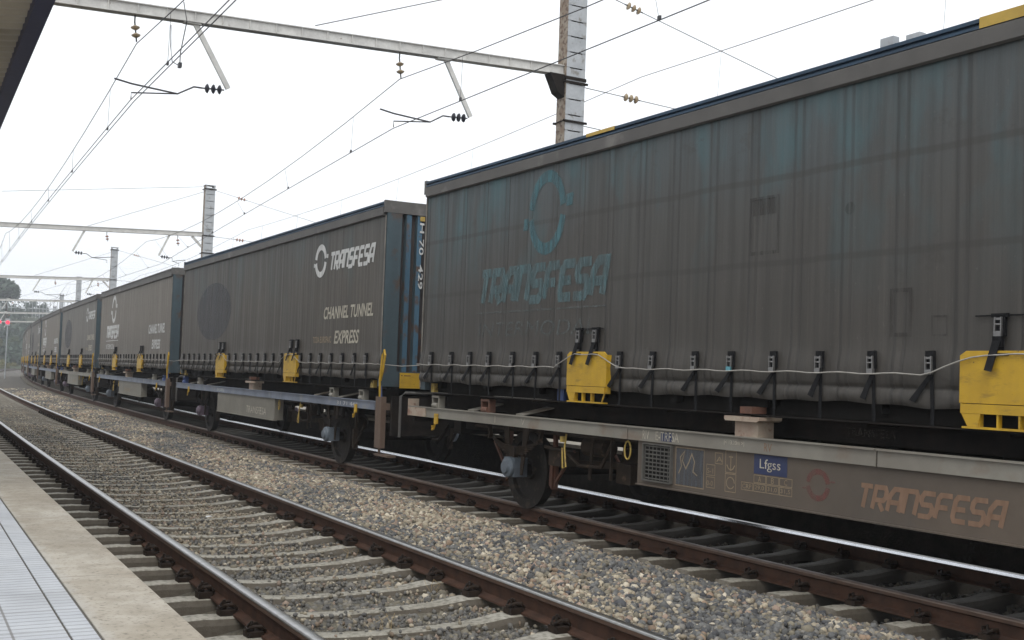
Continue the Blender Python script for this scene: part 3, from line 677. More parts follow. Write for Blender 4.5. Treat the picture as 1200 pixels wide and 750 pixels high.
def stylised(word, width, height, sw=.2, shear=.22, gap=.42):
    mb = MB(); n = len(word); cw = width/(n+(n-1)*gap*.62+.25*height/width*n*0+.0); adv = cw*(1+gap*.62)
    h = height
    for i, ch in enumerate(word):
        for st in GL[ch]:
            pts = [(i*adv+p[0]*cw*.92+shear*h*p[1], p[1]*h) for p in st]
            ribbon(mb, pts, sw*h)
    return [(v[0], v[1]) for v in mb.v], mb.f
def typed(txt, height, width=None, shear=0.0, bold=0.0):
    cu = bpy.data.curves.new('t', 'FONT'); cu.body = txt; cu.size = 1; cu.shear = shear; cu.resolution_u = 3; cu.offset = bold
    ob = bpy.data.objects.new('t', cu); me = bpy.data.meshes.new_from_object(ob)
    v = np.array([p.co[:2] for p in me.vertices]); f = [tuple(p.vertices) for p in me.polygons]
    bpy.data.objects.remove(ob); bpy.data.curves.remove(cu); bpy.data.meshes.remove(me)
    v -= v.min(0); mxv = v.max(0); sy = height/mxv[1]; sx = (width/mxv[0]) if width else sy
    return [(a*sx, b*sy) for a, b in v], f
def ring_logo(R_, w, blk=.3):
    mb = MB()
    def arc(a0, a1, n=18): return [(R_*math.cos(rad(a0+(a1-a0)*i/n)), R_*math.sin(rad(a0+(a1-a0)*i/n))) for i in range(n+1)]
    ribbon(mb, arc(8, 172), w); ribbon(mb, arc(188, 352), w)
    mb.add([(R_+w*.52, .03, 0), (R_+blk*.95, .03, 0), (R_+blk, R_*.40, 0), (R_+w*.52, R_*.40, 0), (R_+w*.52, R_*.2, 0)], [(0, 1, 2, 3, 4)])
    mb.add([(-R_-w*.52, -.03, 0), (-R_-blk*.8, -.03, 0), (-R_-blk*.85, -R_*.40, 0), (-R_-w*.52, -R_*.40, 0), (-R_-w*.52, -R_*.2, 0)], [(0, 1, 2, 3, 4)])
    return [(v[0], v[1]) for v in mb.v], mb.f
def outline(w, h, t):
    mb = MB(); mb.add([(0, 0, 0), (w, 0, 0), (w, h, 0), (0, h, 0), (t, t, 0), (w-t, t, 0), (w-t, h-t, 0), (t, h-t, 0)], [(0, 1, 5, 4), (1, 2, 6, 5), (2, 3, 7, 6), (3, 0, 4, 7)])
    return [(v[0], v[1]) for v in mb.v], mb.f
def rect(w, h): return [(0, 0), (w, 0), (w, h), (0, h)], [(0, 1, 2, 3)]
def ellipse(a, b, n=32): return [(a*math.cos(2*math.pi*i/n), b*math.sin(2*math.pi*i/n)) for i in range(n)], [tuple(range(n))]
def mark(name, shape, Y, Z, X, m, parent, rot=False):   # paint on the near (-X) face, reading from +Y to -Y
    v, f = shape; mb = MB()
    if rot: mb.add([(X, Y-b, Z-a) for a, b in v], f)
    else: mb.add([(X, Y-a, Z+b) for a, b in v], f)
    return build(name, mb, m, parent)

# ------------------------------------------------------------------ containers (curtain-sided swap bodies)
CL = 12.96; HLc = CL/2
STRY = [6.0, 5.46, 4.96, 4.49, 3.93, 3.43, 2.95, 1.87, 1.32, .71, .24, -.28, -.80, -1.32, -1.84, -2.92, -3.44, -3.96, -4.48, -5.0, -5.52, -6.04]
STRY = [q+.09 for q in STRY]
def curtain_mb(side, seed):
    r = random.Random(seed); ny = 220; zs = [1.435, 1.45, 1.48, 1.52, 1.548, 1.56, 1.572, 1.60, 1.66, 1.72, 1.78, 1.82, 1.88, 2.0, 2.3, 2.7, 3.1, 3.5, 3.8, 3.93]
    mb = MB(); vs = []; ph = r.uniform(0, 6)
    for i in range(ny+1):
        y = -HLc+.03+(CL-.06)*i/ny
        near = min(abs(y-s) for s in STRY); pin = math.exp(-(near/.09)**2)
        for k, z in enumerate(zs):
            d = {0: .004, 1: .016, 2: .028, 3: .026, 4: .010, 5: -.008, 6: .006, 7: .022, 8: .028, 9: .024, 10: .014, 11: .006}.get(k, 0)
            d *= (1-.75*pin)
            d += (.0018*math.sin(y*3.1+ph+z)+.0012*math.sin(y*12.0+z*1.3)) if k > 11 else .006*math.sin(y*7+ph)*math.sin(y*2.3)
            dz = 0
            if k < 4: dz = .012*math.sin(y*2.9+ph)*math.sin(y*.9)+.006*math.sin(y*12)
            vs.append((side*(1.25+d), y, z+dz))
    n = len(zs); mb.add(vs, [(i*n+j, i*n+j+1, (i+1)*n+j+1, (i+1)*n+j) for i in range(ny) for j in range(n-1)]); return mb
def strap_mb(tail=1, long=False):
    mb = MB(); x = -1.268
    if not long:
        mb.box(x-.004, x, -.015, .015, 1.30, 1.82)
        mb.add([(x-.006, -.018, 1.67), (x-.006, .018, 1.67), (x-.036, .14*tail+.03, 1.485), (x-.036, .14*tail-.022, 1.466), (x-.010, -.018, 1.67), (x-.010, .018, 1.67), (x-.042, .14*tail+.03, 1.485), (x-.042, .14*tail-.022, 1.466)],
               [(0, 1, 2, 3), (4, 7, 6, 5), (0, 4, 5, 1), (1, 5, 6, 2), (2, 6, 7, 3), (3, 7, 4, 0)])
        mb.box(x-.028, x, -.034, .034, 1.70, 1.835)
    else:
        mb.box(x-.004, x, -.022, .022, 1.80, 2.05); mb.box(x-.03, x, -.06, .06, 2.06, 2.085); mb.box(x-.03, x, -.042, .042, 1.93, 2.07)
        mb.add([(x-.05, -.03, 1.90), (x-.05, .03, 1.90), (x-.10, .055, 1.70), (x-.10, 0, 1.69), (x-.056, -.03, 1.90), (x-.056, .03, 1.90), (x-.106, .055, 1.70), (x-.106, 0, 1.69)],
               [(0, 1, 2, 3), (4, 7, 6, 5), (0, 4, 5, 1), (1, 5, 6, 2), (2, 6, 7, 3), (3, 7, 4, 0)])
        mb.box(x-.05, x-.02, -.035, .035, 1.86, 1.93); mb.box(x-.07, x-.05, -.10, .05, 1.80, 1.815)
    return mb
def buckle_mb(long=False):
    mb = MB(); x = -1.290; z0 = 1.665 if not long else 1.93
    for sy in (-1, 1): mb.box(x-.024, x, sy*.024-.004, sy*.024+.004, z0, z0+.13)
    mb.box(x-.026, x-.002, -.028, .028, z0, z0+.035, 1); mb.box(x-.02, x-.002, -.022, .022, z0+.11, z0+.125)
    mb.tube([(x-.014, -.03, z0+.08), (x-.014, .03, z0+.08)], .007, 6); return mb
SM = {(t, l): strap_mb(t, l).mesh('strap', M['web']) for t in (1, .5, -.4) for l in (False, True)}
BM = {(l, c): buckle_mb(l).mesh('buckle', [M['buckle'], M['buckleblue'] if c else M['buckle']]) for l in (False, True) for c in (0, 1)}
def plate_mb():
    mb = MB(); x = -1.315; a, b, c = -.355, .355, .05
    mb.prism([(a, 1.475), (b, 1.475), (b, 1.80), (b-c, 1.832), (a+c, 1.832), (a, 1.80)], 'x', x-.012, x)
    mb.box(x-.018, x+.05, a+.015, b-.015, 1.405, 1.470)
    mb.box(x+.0, x+.05, a, a+.012, 1.405, 1.8); mb.box(x+.0, x+.05, b-.012, b, 1.405, 1.8)
    mb.box(x-.022, x+.04, a+.03, b-.03, 1.302, 1.316)
    for y in (-.10, .06, .2): mb.box(x-.010, x+.03, y-.007, y+.007, 1.316, 1.404)
    for (y0, y1, t) in ((b-.03, b-.16, 0), ):
        mb.prism([(b-.02, 1.404), (b-.17, 1.404), (b-.15, 1.317), (b-.07, 1.317)], 'x', x-.016, x-.004)
    mb.beam((x-.01, a+.02, 1.40), (x-.01, a+.06, 1.32), .012, .012)
    return mb
PLM = plate_mb().mesh('lifting_plate', M['yellow'])
CUR = {}
def end_wall_mb(sg):
    mb = MB(); y0 = sg*(HLc-.06); y1 = sg*HLc; ys = (min(y0, y1), max(y0, y1))
    # deep corrugations between the posts: blue outer ribs, rusty recesses
    x = -1.0; pts = []; mats = []
    while x < .95:
        for (dx, dy, m) in ((0, .0, 2), (.07, .0, 3), (.085, .07, 0), (.20 if -.8 < x < -.6 else .165, .07, 3)): pts.append((x+dx, dy)); mats.append(m)
        x += .215 if -.8 < x < -.6 else .18
    pts = [q for q in pts if q[0] < .99]; mats = mats[:len(pts)]; pts.append((1.0, 0)); vs = []
    for (px, dy) in pts: vs += [(px, y1-sg*(.012+.07-dy), 1.56), (px, y1-sg*(.012+.07-dy), 4.0)]
    o = len(mb.v); mb.v += vs
    for i in range(len(pts)-1): mb.f.append((o+2*i, o+2*i+1, o+2*i+3, o+2*i+2)); mb.mi.append(mats[i])
    mb.box(-1.0, 1.0, ys[0], ys[1], 1.33, 1.56, 1)
    return mb
def container(k, M4, cur, style, label, detail=2):
    c = empty('container', M4); tag(c, label, 'container', 'curtain-sided containers along the train')
    # frame: posts, floor, headers, solid core added behind the curtains to block light
    for sy in (-1, 1):
        for sx in (-1, 1):
            mb = MB(); xs = sorted((sx*1.0, sx*1.243)); ys = sorted((sy*(HLc-.14), sy*HLc)); mb.box(xs[0], xs[1], ys[0], ys[1], 1.33, 4.0, 0)
            build('corner_post', mb, M['darkwall'], c)
    mb = MB(); mb.box(-1.19, 1.19, -HLc+.16, HLc-.16, 1.47, 3.98); mb.box(-1.12, 1.12, -HLc+.1, HLc-.1, 1.302, 1.47)
    for y in np.arange(-6, 6.1, 1.2): mb.box(-1.2, 1.2, y-.05, y+.05, 1.36, 1.46)
    build('floor_frame', mb, M['shadow'], c)
    for sg in (-1, 1): build('end_wall', end_wall_mb(sg), [M['bluewall'], M['darkwall'], M['ribrust'], M['darkwall']], c)
    for a, b in ((-HLc-.006, -HLc+.05), (HLc-.05, HLc+.006)): mb = MB(); mb.box(-1.29, 1.29, a, b, 3.975, 4.16); build('end_header', mb, M['toprail'], c)
    # top rails and roof
    for sx in (-1, 1):
        mb = MB(); a = 1.30
        poly = [(sx*1.20, 3.965), (sx*(a-.03), 3.925), (sx*(a-.006), 3.94), (sx*a, 4.055), (sx*(a-.02), 4.068), (sx*1.2, 4.068)]
        mb.prism(poly, 'y', -HLc+.051, HLc-.051); build('top_rail', mb, M['toprail'], c)
    mb = MB()
    rp = [(-1.19, 4.05), (-1.292, 4.070), (-1.292, 4.090), (-1.262, 4.092), (-1.262, 4.112), (-1.290, 4.114), (-1.290, 4.142), (-1.18, 4.165), (0, 4.18)]; rp = rp+[(-a, b) for a, b in rp[-2::-1]]
    mb.prism(rp, 'y', -HLc+.05, HLc-.05)
    build('roof', mb, M['blueroof'] if k < 2 else M['toprail'], c)
    if k == 0:
        for y0, y1 in ((2.15, 2.65), (-4.2, -2.1)):
            mb = MB(); mb.prism([(-1.296, 4.110 if y0 > 0 else 4.068), (-1.296, 4.146), (-1.24, 4.16), (-1.20, 4.13)], 'y', y0, y1); build('roof_edge_patch', mb, M['yellowroof'], c)
        for y, h in ((-1.28, .05), (-1.52, .02)):
            mb = MB(); mb.box(-1.27, -1.2, y-.06, y+.06, 4.14, 4.165+h); build('roof_fitting', mb, M['mastgrey'], c)
    for sx in (-1, 1): build('side_curtain', curtain_mb(sx, k*2+sx), cur, c, True)
    # yellow lifting plates
    for sx in (-1, 1):
        for yc in (2.47, -2.37):
            o = obj('lifting_plate', PLM, c)
            if sx > 0: o.matrix_local = Matrix.Rotation(math.pi, 4, 'Z') @ Matrix.Translation((0, -yc, 0))
            else: o.location = (0, yc, 0)
    # straps
    if detail > 0:
        r = random.Random(k)
        for y in STRY:
            o = obj('strap', SM[(r.choice((1, 1, 1, .5, -.4)) if k else (1 if y > -.3 else r.choice((1, .5, .5))), False)], c); a_ = r.uniform(-.05, .05); y += r.uniform(-.02, .02); o.rotation_euler.x = a_; o.location = (0, y+1.82*math.sin(a_), 1.82*(1-math.cos(a_)))
            if detail > 1:
                b = obj('buckle', BM[(False, 1 if (k == 0 and -.4 < y < 2 and r.random() < .75) else 0)], o)
        for yc in (2.47, -2.37):
            for d in (.20, -.10) if yc > 0 else (.08, -.26):
                o = obj('strap', SM[(1, True)], c); o.location = (0, yc+d, 0)
                if detail > 1: obj('buckle', BM[(True, 0)], o)
            mb = MB(); mb.box(-1.272, -1.262, yc-.2, yc+.28, 2.068, 2.078); build('strap_anchor', mb, M['web'], c)
        mb = MB(); pts = []
        for i in range(120):
            y = HLc-.02-(CL-.04)*i/119
            z = 1.665+.006*math.sin(y*12); x = -1.318
            for yc in (2.47, -2.37):
                q = abs(y-yc)
                if q < .62: z += .14*max(0, 1-max(q-.2, 0)/.42); x = -1.345
            pts.append((x, y, z))
        mb.tube(pts, .0055, 5); build('customs_cord', mb, M['cord'], c)
    for sy in (-1, 1):
        mb = MB(); mb.box(-1.262, -1.25, min(sy*(HLc-.035), sy*(HLc-.02)), max(sy*(HLc-.035), sy*(HLc-.02)), 1.36, 3.93); build('edge_strip', mb, M['edgestrip'], c)
    if k in (1, 2):
        mb = MB(); mb.tube([(-1.318, -HLc+.02, 1.665), (-1.31, -HLc-.9, 1.64), (-1.318, -HLc-1.8, 1.665)], .0055, 5); build('linking_cord', mb, M['cord'], c)
    X = -1.2565
    if style == 'ring':     # big ring over the word, left of the middle
        if k == 0: m1, m2, m3 = M['p_teal'], M['p_teal2'], M['p_teal3']
        else: m1 = m2 = m3 = M['p_white']
        rl_ = ring_logo(.41, .135, .24); rl_ = ([(a*(.80 if k == 0 else 1), b) for a, b in rl_[0]], rl_[1]); mark('ring_logo', rl_, 3.43, 3.40, X, m1, c)
        w = stylised('TRANSFESA', 2.62, .36, .29, .24); mark('lettering', w, 4.93, 2.43, X, m2, c)
        mark('underline', rect(2.7, .018), 4.95, 2.30, X, m3 if k == 0 else m1, c)
        mark('lettering', typed('INTERMODAL', .17, 2.5 if k == 0 else 1.9, .15), 4.92, 2.02, X, m3 if k == 0 else m2, c)
        if k:
            mark('lettering', typed('CHANNEL TUNNEL', .27, 2.4, .2, .03), -3.3, 2.42, X, M['p_white'], c)
            mark('lettering', typed('EXPRESS', .27, 1.25, .2, .03), -3.9, 1.98, X, M['p_white'], c)
        else:
            mark('glue_patch', outline(.36, .5, .03), .17, 2.66, X-.001, M['p_dark'], c); mark('glue_patch', rect(.28, .14), .13, 3.0, X-.001, M['p_dark'], c)
            mark('glue_patch', outline(.2, .36, .03), -1.35, 1.94, X-.001, M['p_dark'], c)
            mark('glue_patch', outline(.14, .15, .015), -1.72, 1.94, X-.001, M['p_dark'], c)
            mark('glue_patch', ellipse(.05, .05), -.95, 2.95, X-.001, M['p_dark'], c)
    else:
        mark('ring_logo', ring_logo(.24, .10, .13), -3.62, 3.44, X, M['p_white'], c)
        mark('lettering', stylised('TRANSFESA', 1.92, .27, .24, .24), -4.08, 3.25, X, M['p_white'], c)
        mark('lettering', typed('CHANNEL TUNNEL', .21, 2.2, .22, .022), -3.88, 2.41, X, M['p_cream'], c)
        mark('lettering', typed('EXPRESS', .22, 1.12, .22, .022), -4.42, 1.99, X, M['p_cream'], c)
        mark('lettering', typed('TODA EUROPA/C', .11, .9, 0, .01), -3.38, 2.01, X, M['p_brownlt'], c)
        mark('overpainted_patch', ellipse(1.5, .66), 3.5, 2.80, X+.001, M['p_patch'], c)
    # end fittings at the near end
    if k in (1, 2, 3):
        y = -HLc-.014
        mb = MB(); mb.box(-.95, -.61, y-.004, y, 1.31, 1.545); build('yellow_plate', mb, M['yellow'], c)
        mb = MB(); mb.add([(.40+.05*i, y-.0065, 1.50) for i in range(0)], []); 
        mbr = MB(); mbr.box(-.93, -.905, y-.007, y-.004, 1.495, 1.51); mbr.box(-.88, -.77, y-.007, y-.004, 1.495, 1.508); build('plate_marks', mbr, M['brownrust'], c)
    if k == 1:
        v, f = typed('H 70  429', .075, 1.02, 0, .01); mb = MB(); mb.add([(-.70+b, -HLc-.002, 3.86-a) for a, b in v], f); build('number', mb, M['p_white'], c)
        mb = MB(); mb.box(-.70, -.62, -HLc-.006, -HLc-.0005, 3.89, 3.96); build('number_plate', mb, M['yellowold'], c)
    return c

# ------------------------------------------------------------------ wagons
def wheelset(parent, Mw, inv_parent, s=None):
    ws = MB(); ws.tube([(-1.1, 0, .44), (1.1, 0, .44)], .075, 12)
    o = build('axle', ws, M['underdk']); o.matrix_world = Mw; parn(o, parent)
    for sx in (-1, 1):
        w = MB()
        prof = [(-.045, .0), (-.045, .10), (-.03, .12), (-.012, .14), (-.006, .30), (-.03, .345), (-.065, .36), (-.065, .435), (-.055, .44), (.045, .446), (.06, .47), (.075, .468), (.075, .36), (.03, .345), (.012, .30), (.012, .12), (.04, .1), (.04, 0)]
        w.lathe((sx*HX, 0, .44), [(-t*(-sx), r) for t, r in prof], 'x', 40)
        q = build('wheel', w, M['wheel'], smooth=False); q.matrix_world = Mw; parn(q, o) if False else parn(q, parent)
WHEELY = (4.25, -4.80)
def wagon(k, M4, flip, s_wheels, sill, board, label, detail=2):
    c = empty('flat_wagon', M4); tag(c, label, 'wagon', 'two-axle flat wagons of the freight train')
    f = 1 if not flip else -1       # unit is mirrored fore and aft
    def yy(a, b): return sorted((f*a, f*b))
    yE = 6.56
    # side sills
    for sx in (-1, 1):
        mb = MB(); x = sx*1.30
        segs = ((-yE, -1.40), (-1.385, 1.655), (1.67, yE))
        for (a, b) in segs:
            y0, y1 = yy(a, b); lo, hi = sorted((x, x-sx*.012))
            mb.box(lo, hi, y0, y1, .982, 1.092); l2, h2 = sorted((x+sx*.02, x-sx*.07)); mb.box(l2, h2, y0, y1, 1.092, 1.104); mb.box(min(x, x-sx*.07), max(x, x-sx*.07), y0, y1, .972, .982)
        build('side_sill', mb, sill, c)
    # carrying rails for the container
    for sx in (-1, 1):
        mb = MB(); x = sx*.86; lo, hi = sorted((x, x-sx*.02)); mb.box(lo, hi, -6.3, 6.3, 1.10, 1.29); lo, hi = sorted((sx*1.295, sx*1.22)); mb.box(lo, hi, -6.42, 6.42, 1.288, 1.298)
        for y in np.arange(-6.0, 6.1, 1.2): lo, hi = sorted((sx*1.22, sx*.84)); mb.box(lo, hi, y-.03, y+.03, 1.262, 1.287)
        build('carrying_rail', mb, [M['underdk']], c) if k else build('carrying_rail', mb, [M['underdk']], c)
    # cross members and spine
    mb = MB()
    mb.box(-.45, -.35, -6.5, 6.5, .80, 1.09); mb.box(.35, .45, -6.5, 6.5, .80, 1.09)
    for y in np.arange(-6.3, 6.4, .9): mb.box(-1.24, 1.24, y-.05, y+.05, .995, 1.085)
    for y in (-6.5, 6.44): mb.box(-1.28, 1.28, y, y+.06, .9, 1.09)
    build('underframe', mb, M['underdk'], c)
    # sloping outriggers seen on top between sill and rail
    mb = MB()
    for y in (4.9, 3.75, -3.6, -5.2): 
        y = f*y; mb.beam((-1.27, y, 1.112), (-.88, y-.05, 1.20), .20, .014)
    build('outrigger', mb, M['sillgrey'], c)
    # container locks
    for y in (5.86, 4.55, -4.4, -5.9):
        y = f*y; mb = MB(); x = -1.24
        mb.box(x-.03, x+.06, y-.10, y-.075, 1.105, 1.26); mb.box(x-.03, x+.06, y+.075, y+.10, 1.105, 1.26); mb.box(x-.035, x+.06, y-.10, y+.10, 1.235, 1.262)
        mb.tube([(x-.02, y-.07, 1.135), (x-.02, y+.07, 1.135)], .035, 10)
        build('container_lock', mb, (M['bluefitting'] if (k and y*f < -5) else M['sillgrey']) if y*f > 4.6 or k else M['brownrust'], c)
    for y, m in ((6.12, M['yellowold']), (-6.1, M['yellowold'])):
        mb = MB(); mb.box(-1.2, -1.14, y-.07, y+.05, 1.303, 1.42); mb.tube([(-1.21, y-.01, 1.36), (-1.195, y-.01, 1.36)], .02, 8); build('corner_lug', mb, m, c)
    mb = MB(); mb.box(-1.16, -1.08, 3.02, 3.14, 1.303, 1.43); build('blue_lug', mb, M['bluefitting'], c)
    # pedestal block
    mb = MB(); mb.prism([(-.20+f*.02, 1.235), (.20, 1.235), (.215, 1.25), (.215, 1.275), (-.215, 1.275), (-.215, 1.25)], 'x', -1.36, -1.1); mb.box(-1.3, -1.12, -.14, .14, 1.09, 1.235); build('pedestal', mb, M['sillend'], c)
    mb = MB(); mb.box(-1.33, -1.16, -.09, .05, 1.302, 1.36); build('pedestal_pad', mb, M['brownrust'], c)
    # girder board under the sill
    mb = MB(); y0, y1 = yy(-2.62, 1.52); z0 = .56
    mb.box(-1.275, -1.262, y0, y1, z0, .972); mb.box(-1.30, -1.22, y0, y1, z0-.012, z0)
    mb.box(-1.262, -1.1, y0, y0+.012, z0, .972); mb.box(-1.262, -1.1, y1-.012, y1, z0, .972)
    build('girder_board', mb, board, c); mb = MB(); mb.box(1.262, 1.275, y0, y1, z0, .972); build('girder_board', mb, board, c)
    XB = -1.2775
    if k == 0:
        mb = MB(); mb.box(-1.285, -1.275, 1.0, 1.40, .61, .945); 
        build('grille_back', mb, M['shadow'], c)
        g_ = MB()
        for i in range(9): z = .62+i*.038; g_.box(-1.296, -1.285, 1.02, 1.38, z, z+.012)
        for i in range(7): y = 1.03+i*.057; g_.box(-1.299, -1.296, y, y+.008, .615, .94)
        g_.box(-1.31, -1.275, 1.40, 1.415, .6, .955); g_.box(-1.31, -1.275, .985, 1.0, .6, .955); g_.box(-1.31, -1.275, 1.0, 1.40, .945, .957); g_.box(-1.31, -1.275, 1.0, 1.40, .598, .61)
        build('grille', g_, M['mesh'], c)
        bl = M['p_brownlt']
        mark('map_panel', rect(.38, .33), .94, .61, XB, M['p_greyblue'], c); mark('panel_frame', outline(.40, .355, .008), .95, .597, XB-.001, bl, c)
        pts = [(0, .05), (.04, .12), (.02, .2), (.08, .26), (.05, .17), (.1, .1), (.14, .16), (.18, .24), (.22, .17), (.2, .08), (.26, .05)]
        sq = MB(); ribbon(sq, pts, .012); mark('map_lines', ([(v[0], v[1]) for v in sq.v], sq.f), .90, .66, XB-.002, bl, c)
        for (a, b, w, h) in ((.52, .60, .115, .10), (.52, .71, .115, .10), (.405, .60, .0, 0), (.41, .82, .10, .10)):
            if w: mark('table_cell', outline(w, h, .006), a, b+.02, XB, bl, c)
        for (a, b, t) in ((.51, .64, '0-0'), (.51, .75, 'S-1'), (.39, .86, 'A')): mark('table_text', typed(t, .045, .08), a, b, XB-.001, bl, c)
        mark('table_cell', outline(.14, .195, .006), .275+.0, .795-.02, XB, bl, c); mark('table_cell', outline(.14, .16, .006), .275, .61, XB, bl, c)
        sq = MB(); ribbon(sq, [(-.05, .03), (-.03, 0), (0, -.015), (.03, 0), (.05, .03)], .010); ribbon(sq, [(0, -.008), (0, .11)], .009); ribbon(sq, [(-.025, .10), (-.006, .10)], .009); ribbon(sq, [(.006, .10), (.025, .10)], .009)
        mark('anchor_mark', ([(v[0], v[1]) for v in sq.v], sq.f), .205, .815, XB-.001, bl, c)
        sq = MB(); ribbon(sq, [(.05*math.cos(t*.524), .05*math.sin(t*.524)) for t in range(12)], .008)
        mark('round_mark', ([(v[0], v[1]) for v in sq.v], sq.f), .205, .69, XB-.001, bl, c)
        mark('code_panel', rect(.385, .165), -.08, .80, XB, M['bluesign'], c); mark('lettering', typed('Lfgss', .105, .24), -.15, .825, XB-.002, M['p_cream'], c)
        for i, ch in enumerate('ABC'):
            mark('table_cell', outline(.145, .07, .006), -.08-.15*i, .722, XB, bl, c); mark('table_text', typed(ch, .045, .035), -.135-.15*i, .735, XB-.001, bl, c)
        for i, ch in enumerate(('CRP', '29,0', '31,0', '31,5')):
            mark('table_cell', outline(.145, .07, .006), .07-.15*i, .648, XB, bl, c); mark('table_text', typed(ch, .04, .11), .055-.15*i, .663, XB-.001, bl, c)
        mark('ring_logo', ring_logo(.105, .045, .07), -.80, .775, XB, M['p_red'], c)
        mark('lettering', stylised('TRANSFESA', 1.22, .165, .22, .24), -1.20, .655, XB, M['p_brown'], c)
        XS = -1.3035
        mark('sill_panel', rect(.16, .088), 1.14, .99, XS+.001, M['bluesign'], c)
        mark('lettering', typed('RIV', .085, .10), 1.42, .992, XS, M['p_cream'], c); mark('lettering', typed('E-TRFSA', .085, .34), 1.22, .992, XS-.001, M['p_cream'], c)
        mark('lettering', typed('|< 13,20m >|', .045, .25), .27, 1.015, XS, M['p_cream'], c); mark('lettering', typed('RV', .07, .09), -.22, .995, XS, M['p_brown'], c)
        sq = MB(); ribbon(sq, [(-.04, .05), (0, -.02), (.04, .05)], .008); mark('triangle_mark', ([(v[0], v[1]) for v in sq.v], sq.f), 3.62, 1.03, XS, M['p_cream'], c)
        mark('tick_mark', rect(.012, .08), 4.25, .995, XS, M['p_cream'], c)
        for y, t, w in ((.9, 'TRANSFESA', .55), (-.7, 'TRANSFESA', .5), (-2.35, 'ESTACION DOMICILIARIA', 1.3)):
            mark('ghost_lettering', typed(t, .07, w), y, 1.16, -.8615, M['p_ghost'], c)
        mb = MB(); mb.box(-1.318, -1.16, yE-.0, yE+.02, .972, 1.20); mb.box(-1.318, -1.302, yE-.5, yE+.0, .975, 1.089); build('sill_end', mb, M['sillend'], c)
    else:
        if k == 1:
            mark('lettering', typed('TRANSFESA', .14, 1.35, .1), .35, .63, XB, M['p_cream'], c)
            mark('lettering', typed('RIV  E-TRFSA', .07, .6), 2.6, .995, -1.3035, M['p_white'], c)
            mark('lettering', typed('31 71 443', .06, .9), -4.9, .995, -1.3035, M['p_white'], c)
        elif k < 5: mark('lettering', typed('TRANSFESA', .12, 1.2, .1), .5, .65, XB, M['p_brownlt'], c)
    # axle guards, springs, boxes, brake gear
    for wy, s in zip(WHEELY, s_wheels):
        y = f*wy
        Mw = tframe(2, s); wheelset(c, Mw, None)
        axm = M['axle'] if (k*3+(wy > 0)) % 3 else M['purple']
        for sx in (-1, 1):
            loc = c.matrix_world.inverted() @ Mw @ Vector((sx*1.10, 0, .46)); cx, cy, cz = loc
            mb = MB(); mb.prism([(cy-.17, .97), (cy+.17, .97), (cy+.13, .45), (cy+.10, .36), (cy+.07, .36), (cy+.07, .5), (cy-.07, .5), (cy-.07, .36), (cy-.10, .36), (cy-.13, .45)], 'x', cx-sx*.03, cx-sx*.045) if False else None
            for d in (-1, 1):
                mb.prism([(cy+d*.11, .40), (cy+d*.16, .40), (cy+d*.30, .975), (cy+d*.17, .975)], 'x', cx-.01, cx+.006)
            mb.box(cx-.012, cx+.008, cy-.16, cy+.16, .385, .40)
            build('axle_guard', mb, M['under'], c)
            sp = MB()
            for i in range(7):
                h = .55-.055*i; z = .655-.016*i+.05
                sp.tube([(cx+sx*.03, cy-h, z+.10*(h/.55)**2), (cx+sx*.03, cy-h/2, z+.025), (cx+sx*.03, cy, z), (cx+sx*.03, cy+h/2, z+.025), (cx+sx*.03, cy+h, z+.10*(h/.55)**2)], .0095 if False else .011, 4)
            sp.box(cx-.01*0-.03+sx*.03, cx+.03+sx*.03, cy-.05, cy+.05, .585, .72)
            for d in (-1, 1): sp.beam((cx+sx*.03, cy+d*.55, .79), (cx+sx*.03, cy+d*.62, .975), .05, .035); sp.tube([(cx+sx*.0, cy+d*.56, .80), (cx+sx*.07, cy+d*.56, .80)], .028, 8)
            build('leaf_spring', sp, M['under'] if k == 0 else M['underdk'], c)
            ab = MB(); ab.box(cx-.09, cx+.09, cy-.12, cy+.12, .36, .585); ab.lathe((cx, cy, .47), [(0, .12), (sx*.11, .125), (sx*.13, .115), (sx*.14, .08), (sx*.165, .07), (sx*.17, .0)], 'x', 20)
            build('axle_box', ab, axm, c)
            for d in (-1, 1):
                br = MB(); br.beam((cx-sx*.23, cy+d*.52, .28), (cx-sx*.23, cy+d*.5, .95), .05, .04); br.prism([(cy+d*.46, .30), (cy+d*.52, .25), (cy+d*.53, .6), (cy+d*.47, .58)], 'x', cx-sx*.18, cx-sx*.27)
                br.beam((cx-sx*.23, cy+d*.5, .3), (cx-sx*.23, cy+d*.9, .72), .03, .03)
                build('brake_shoe', br, M['under'] if k else M['brownrust'], c)
    if detail > 1:
        mb = MB(); y = f*2.6
        mb.tube([(-.2, y-.7, .62), (-.2, y-.6, .62), (-.2, y+.4, .62), (-.2, y+.5, .62)], [.1, .17, .17, .1], 16); mb.tube([(-.75, y+.1, .80), (-.75, y+.5, .80)], .11, 12)
        mb.tube([(-.9, y-.6, .92), (-.9, y+2.8, .90)], .02, 6); mb.tube([(-1.0, y-.3, .9), (-1.0, y-.1, .62), (-1.0, y+.3, .60), (-1.0, y+.6, .74), (-1.0, y+1.0, .76)], .022, 6)
        mb.beam((-.6, y-1.6, .70), (-.6, y+1.1, .56), .04, .08); mb.beam((-.9, y+.2, .94), (-.9, y+.25, .45), .04, .02); mb.beam((-1.05, y-.35, .94), (-1.02, y-.3, .5), .02, .03)
        mb.box(-.95, -.7, y+.75, y+1.0, .55, .72); mb.box(-.8, -.55, y-.35, y-.1, .45, .66)
        build('brake_gear', mb, M['under'], c)
        mb = MB(); y = f*1.72
        mb.tube([(-1.25, y+.05*math.cos(a), .86+.09*math.sin(a)) for a in np.linspace(0, 6.28, 13)], .009, 6); build('release_handle', mb, M['yellowold'], c)
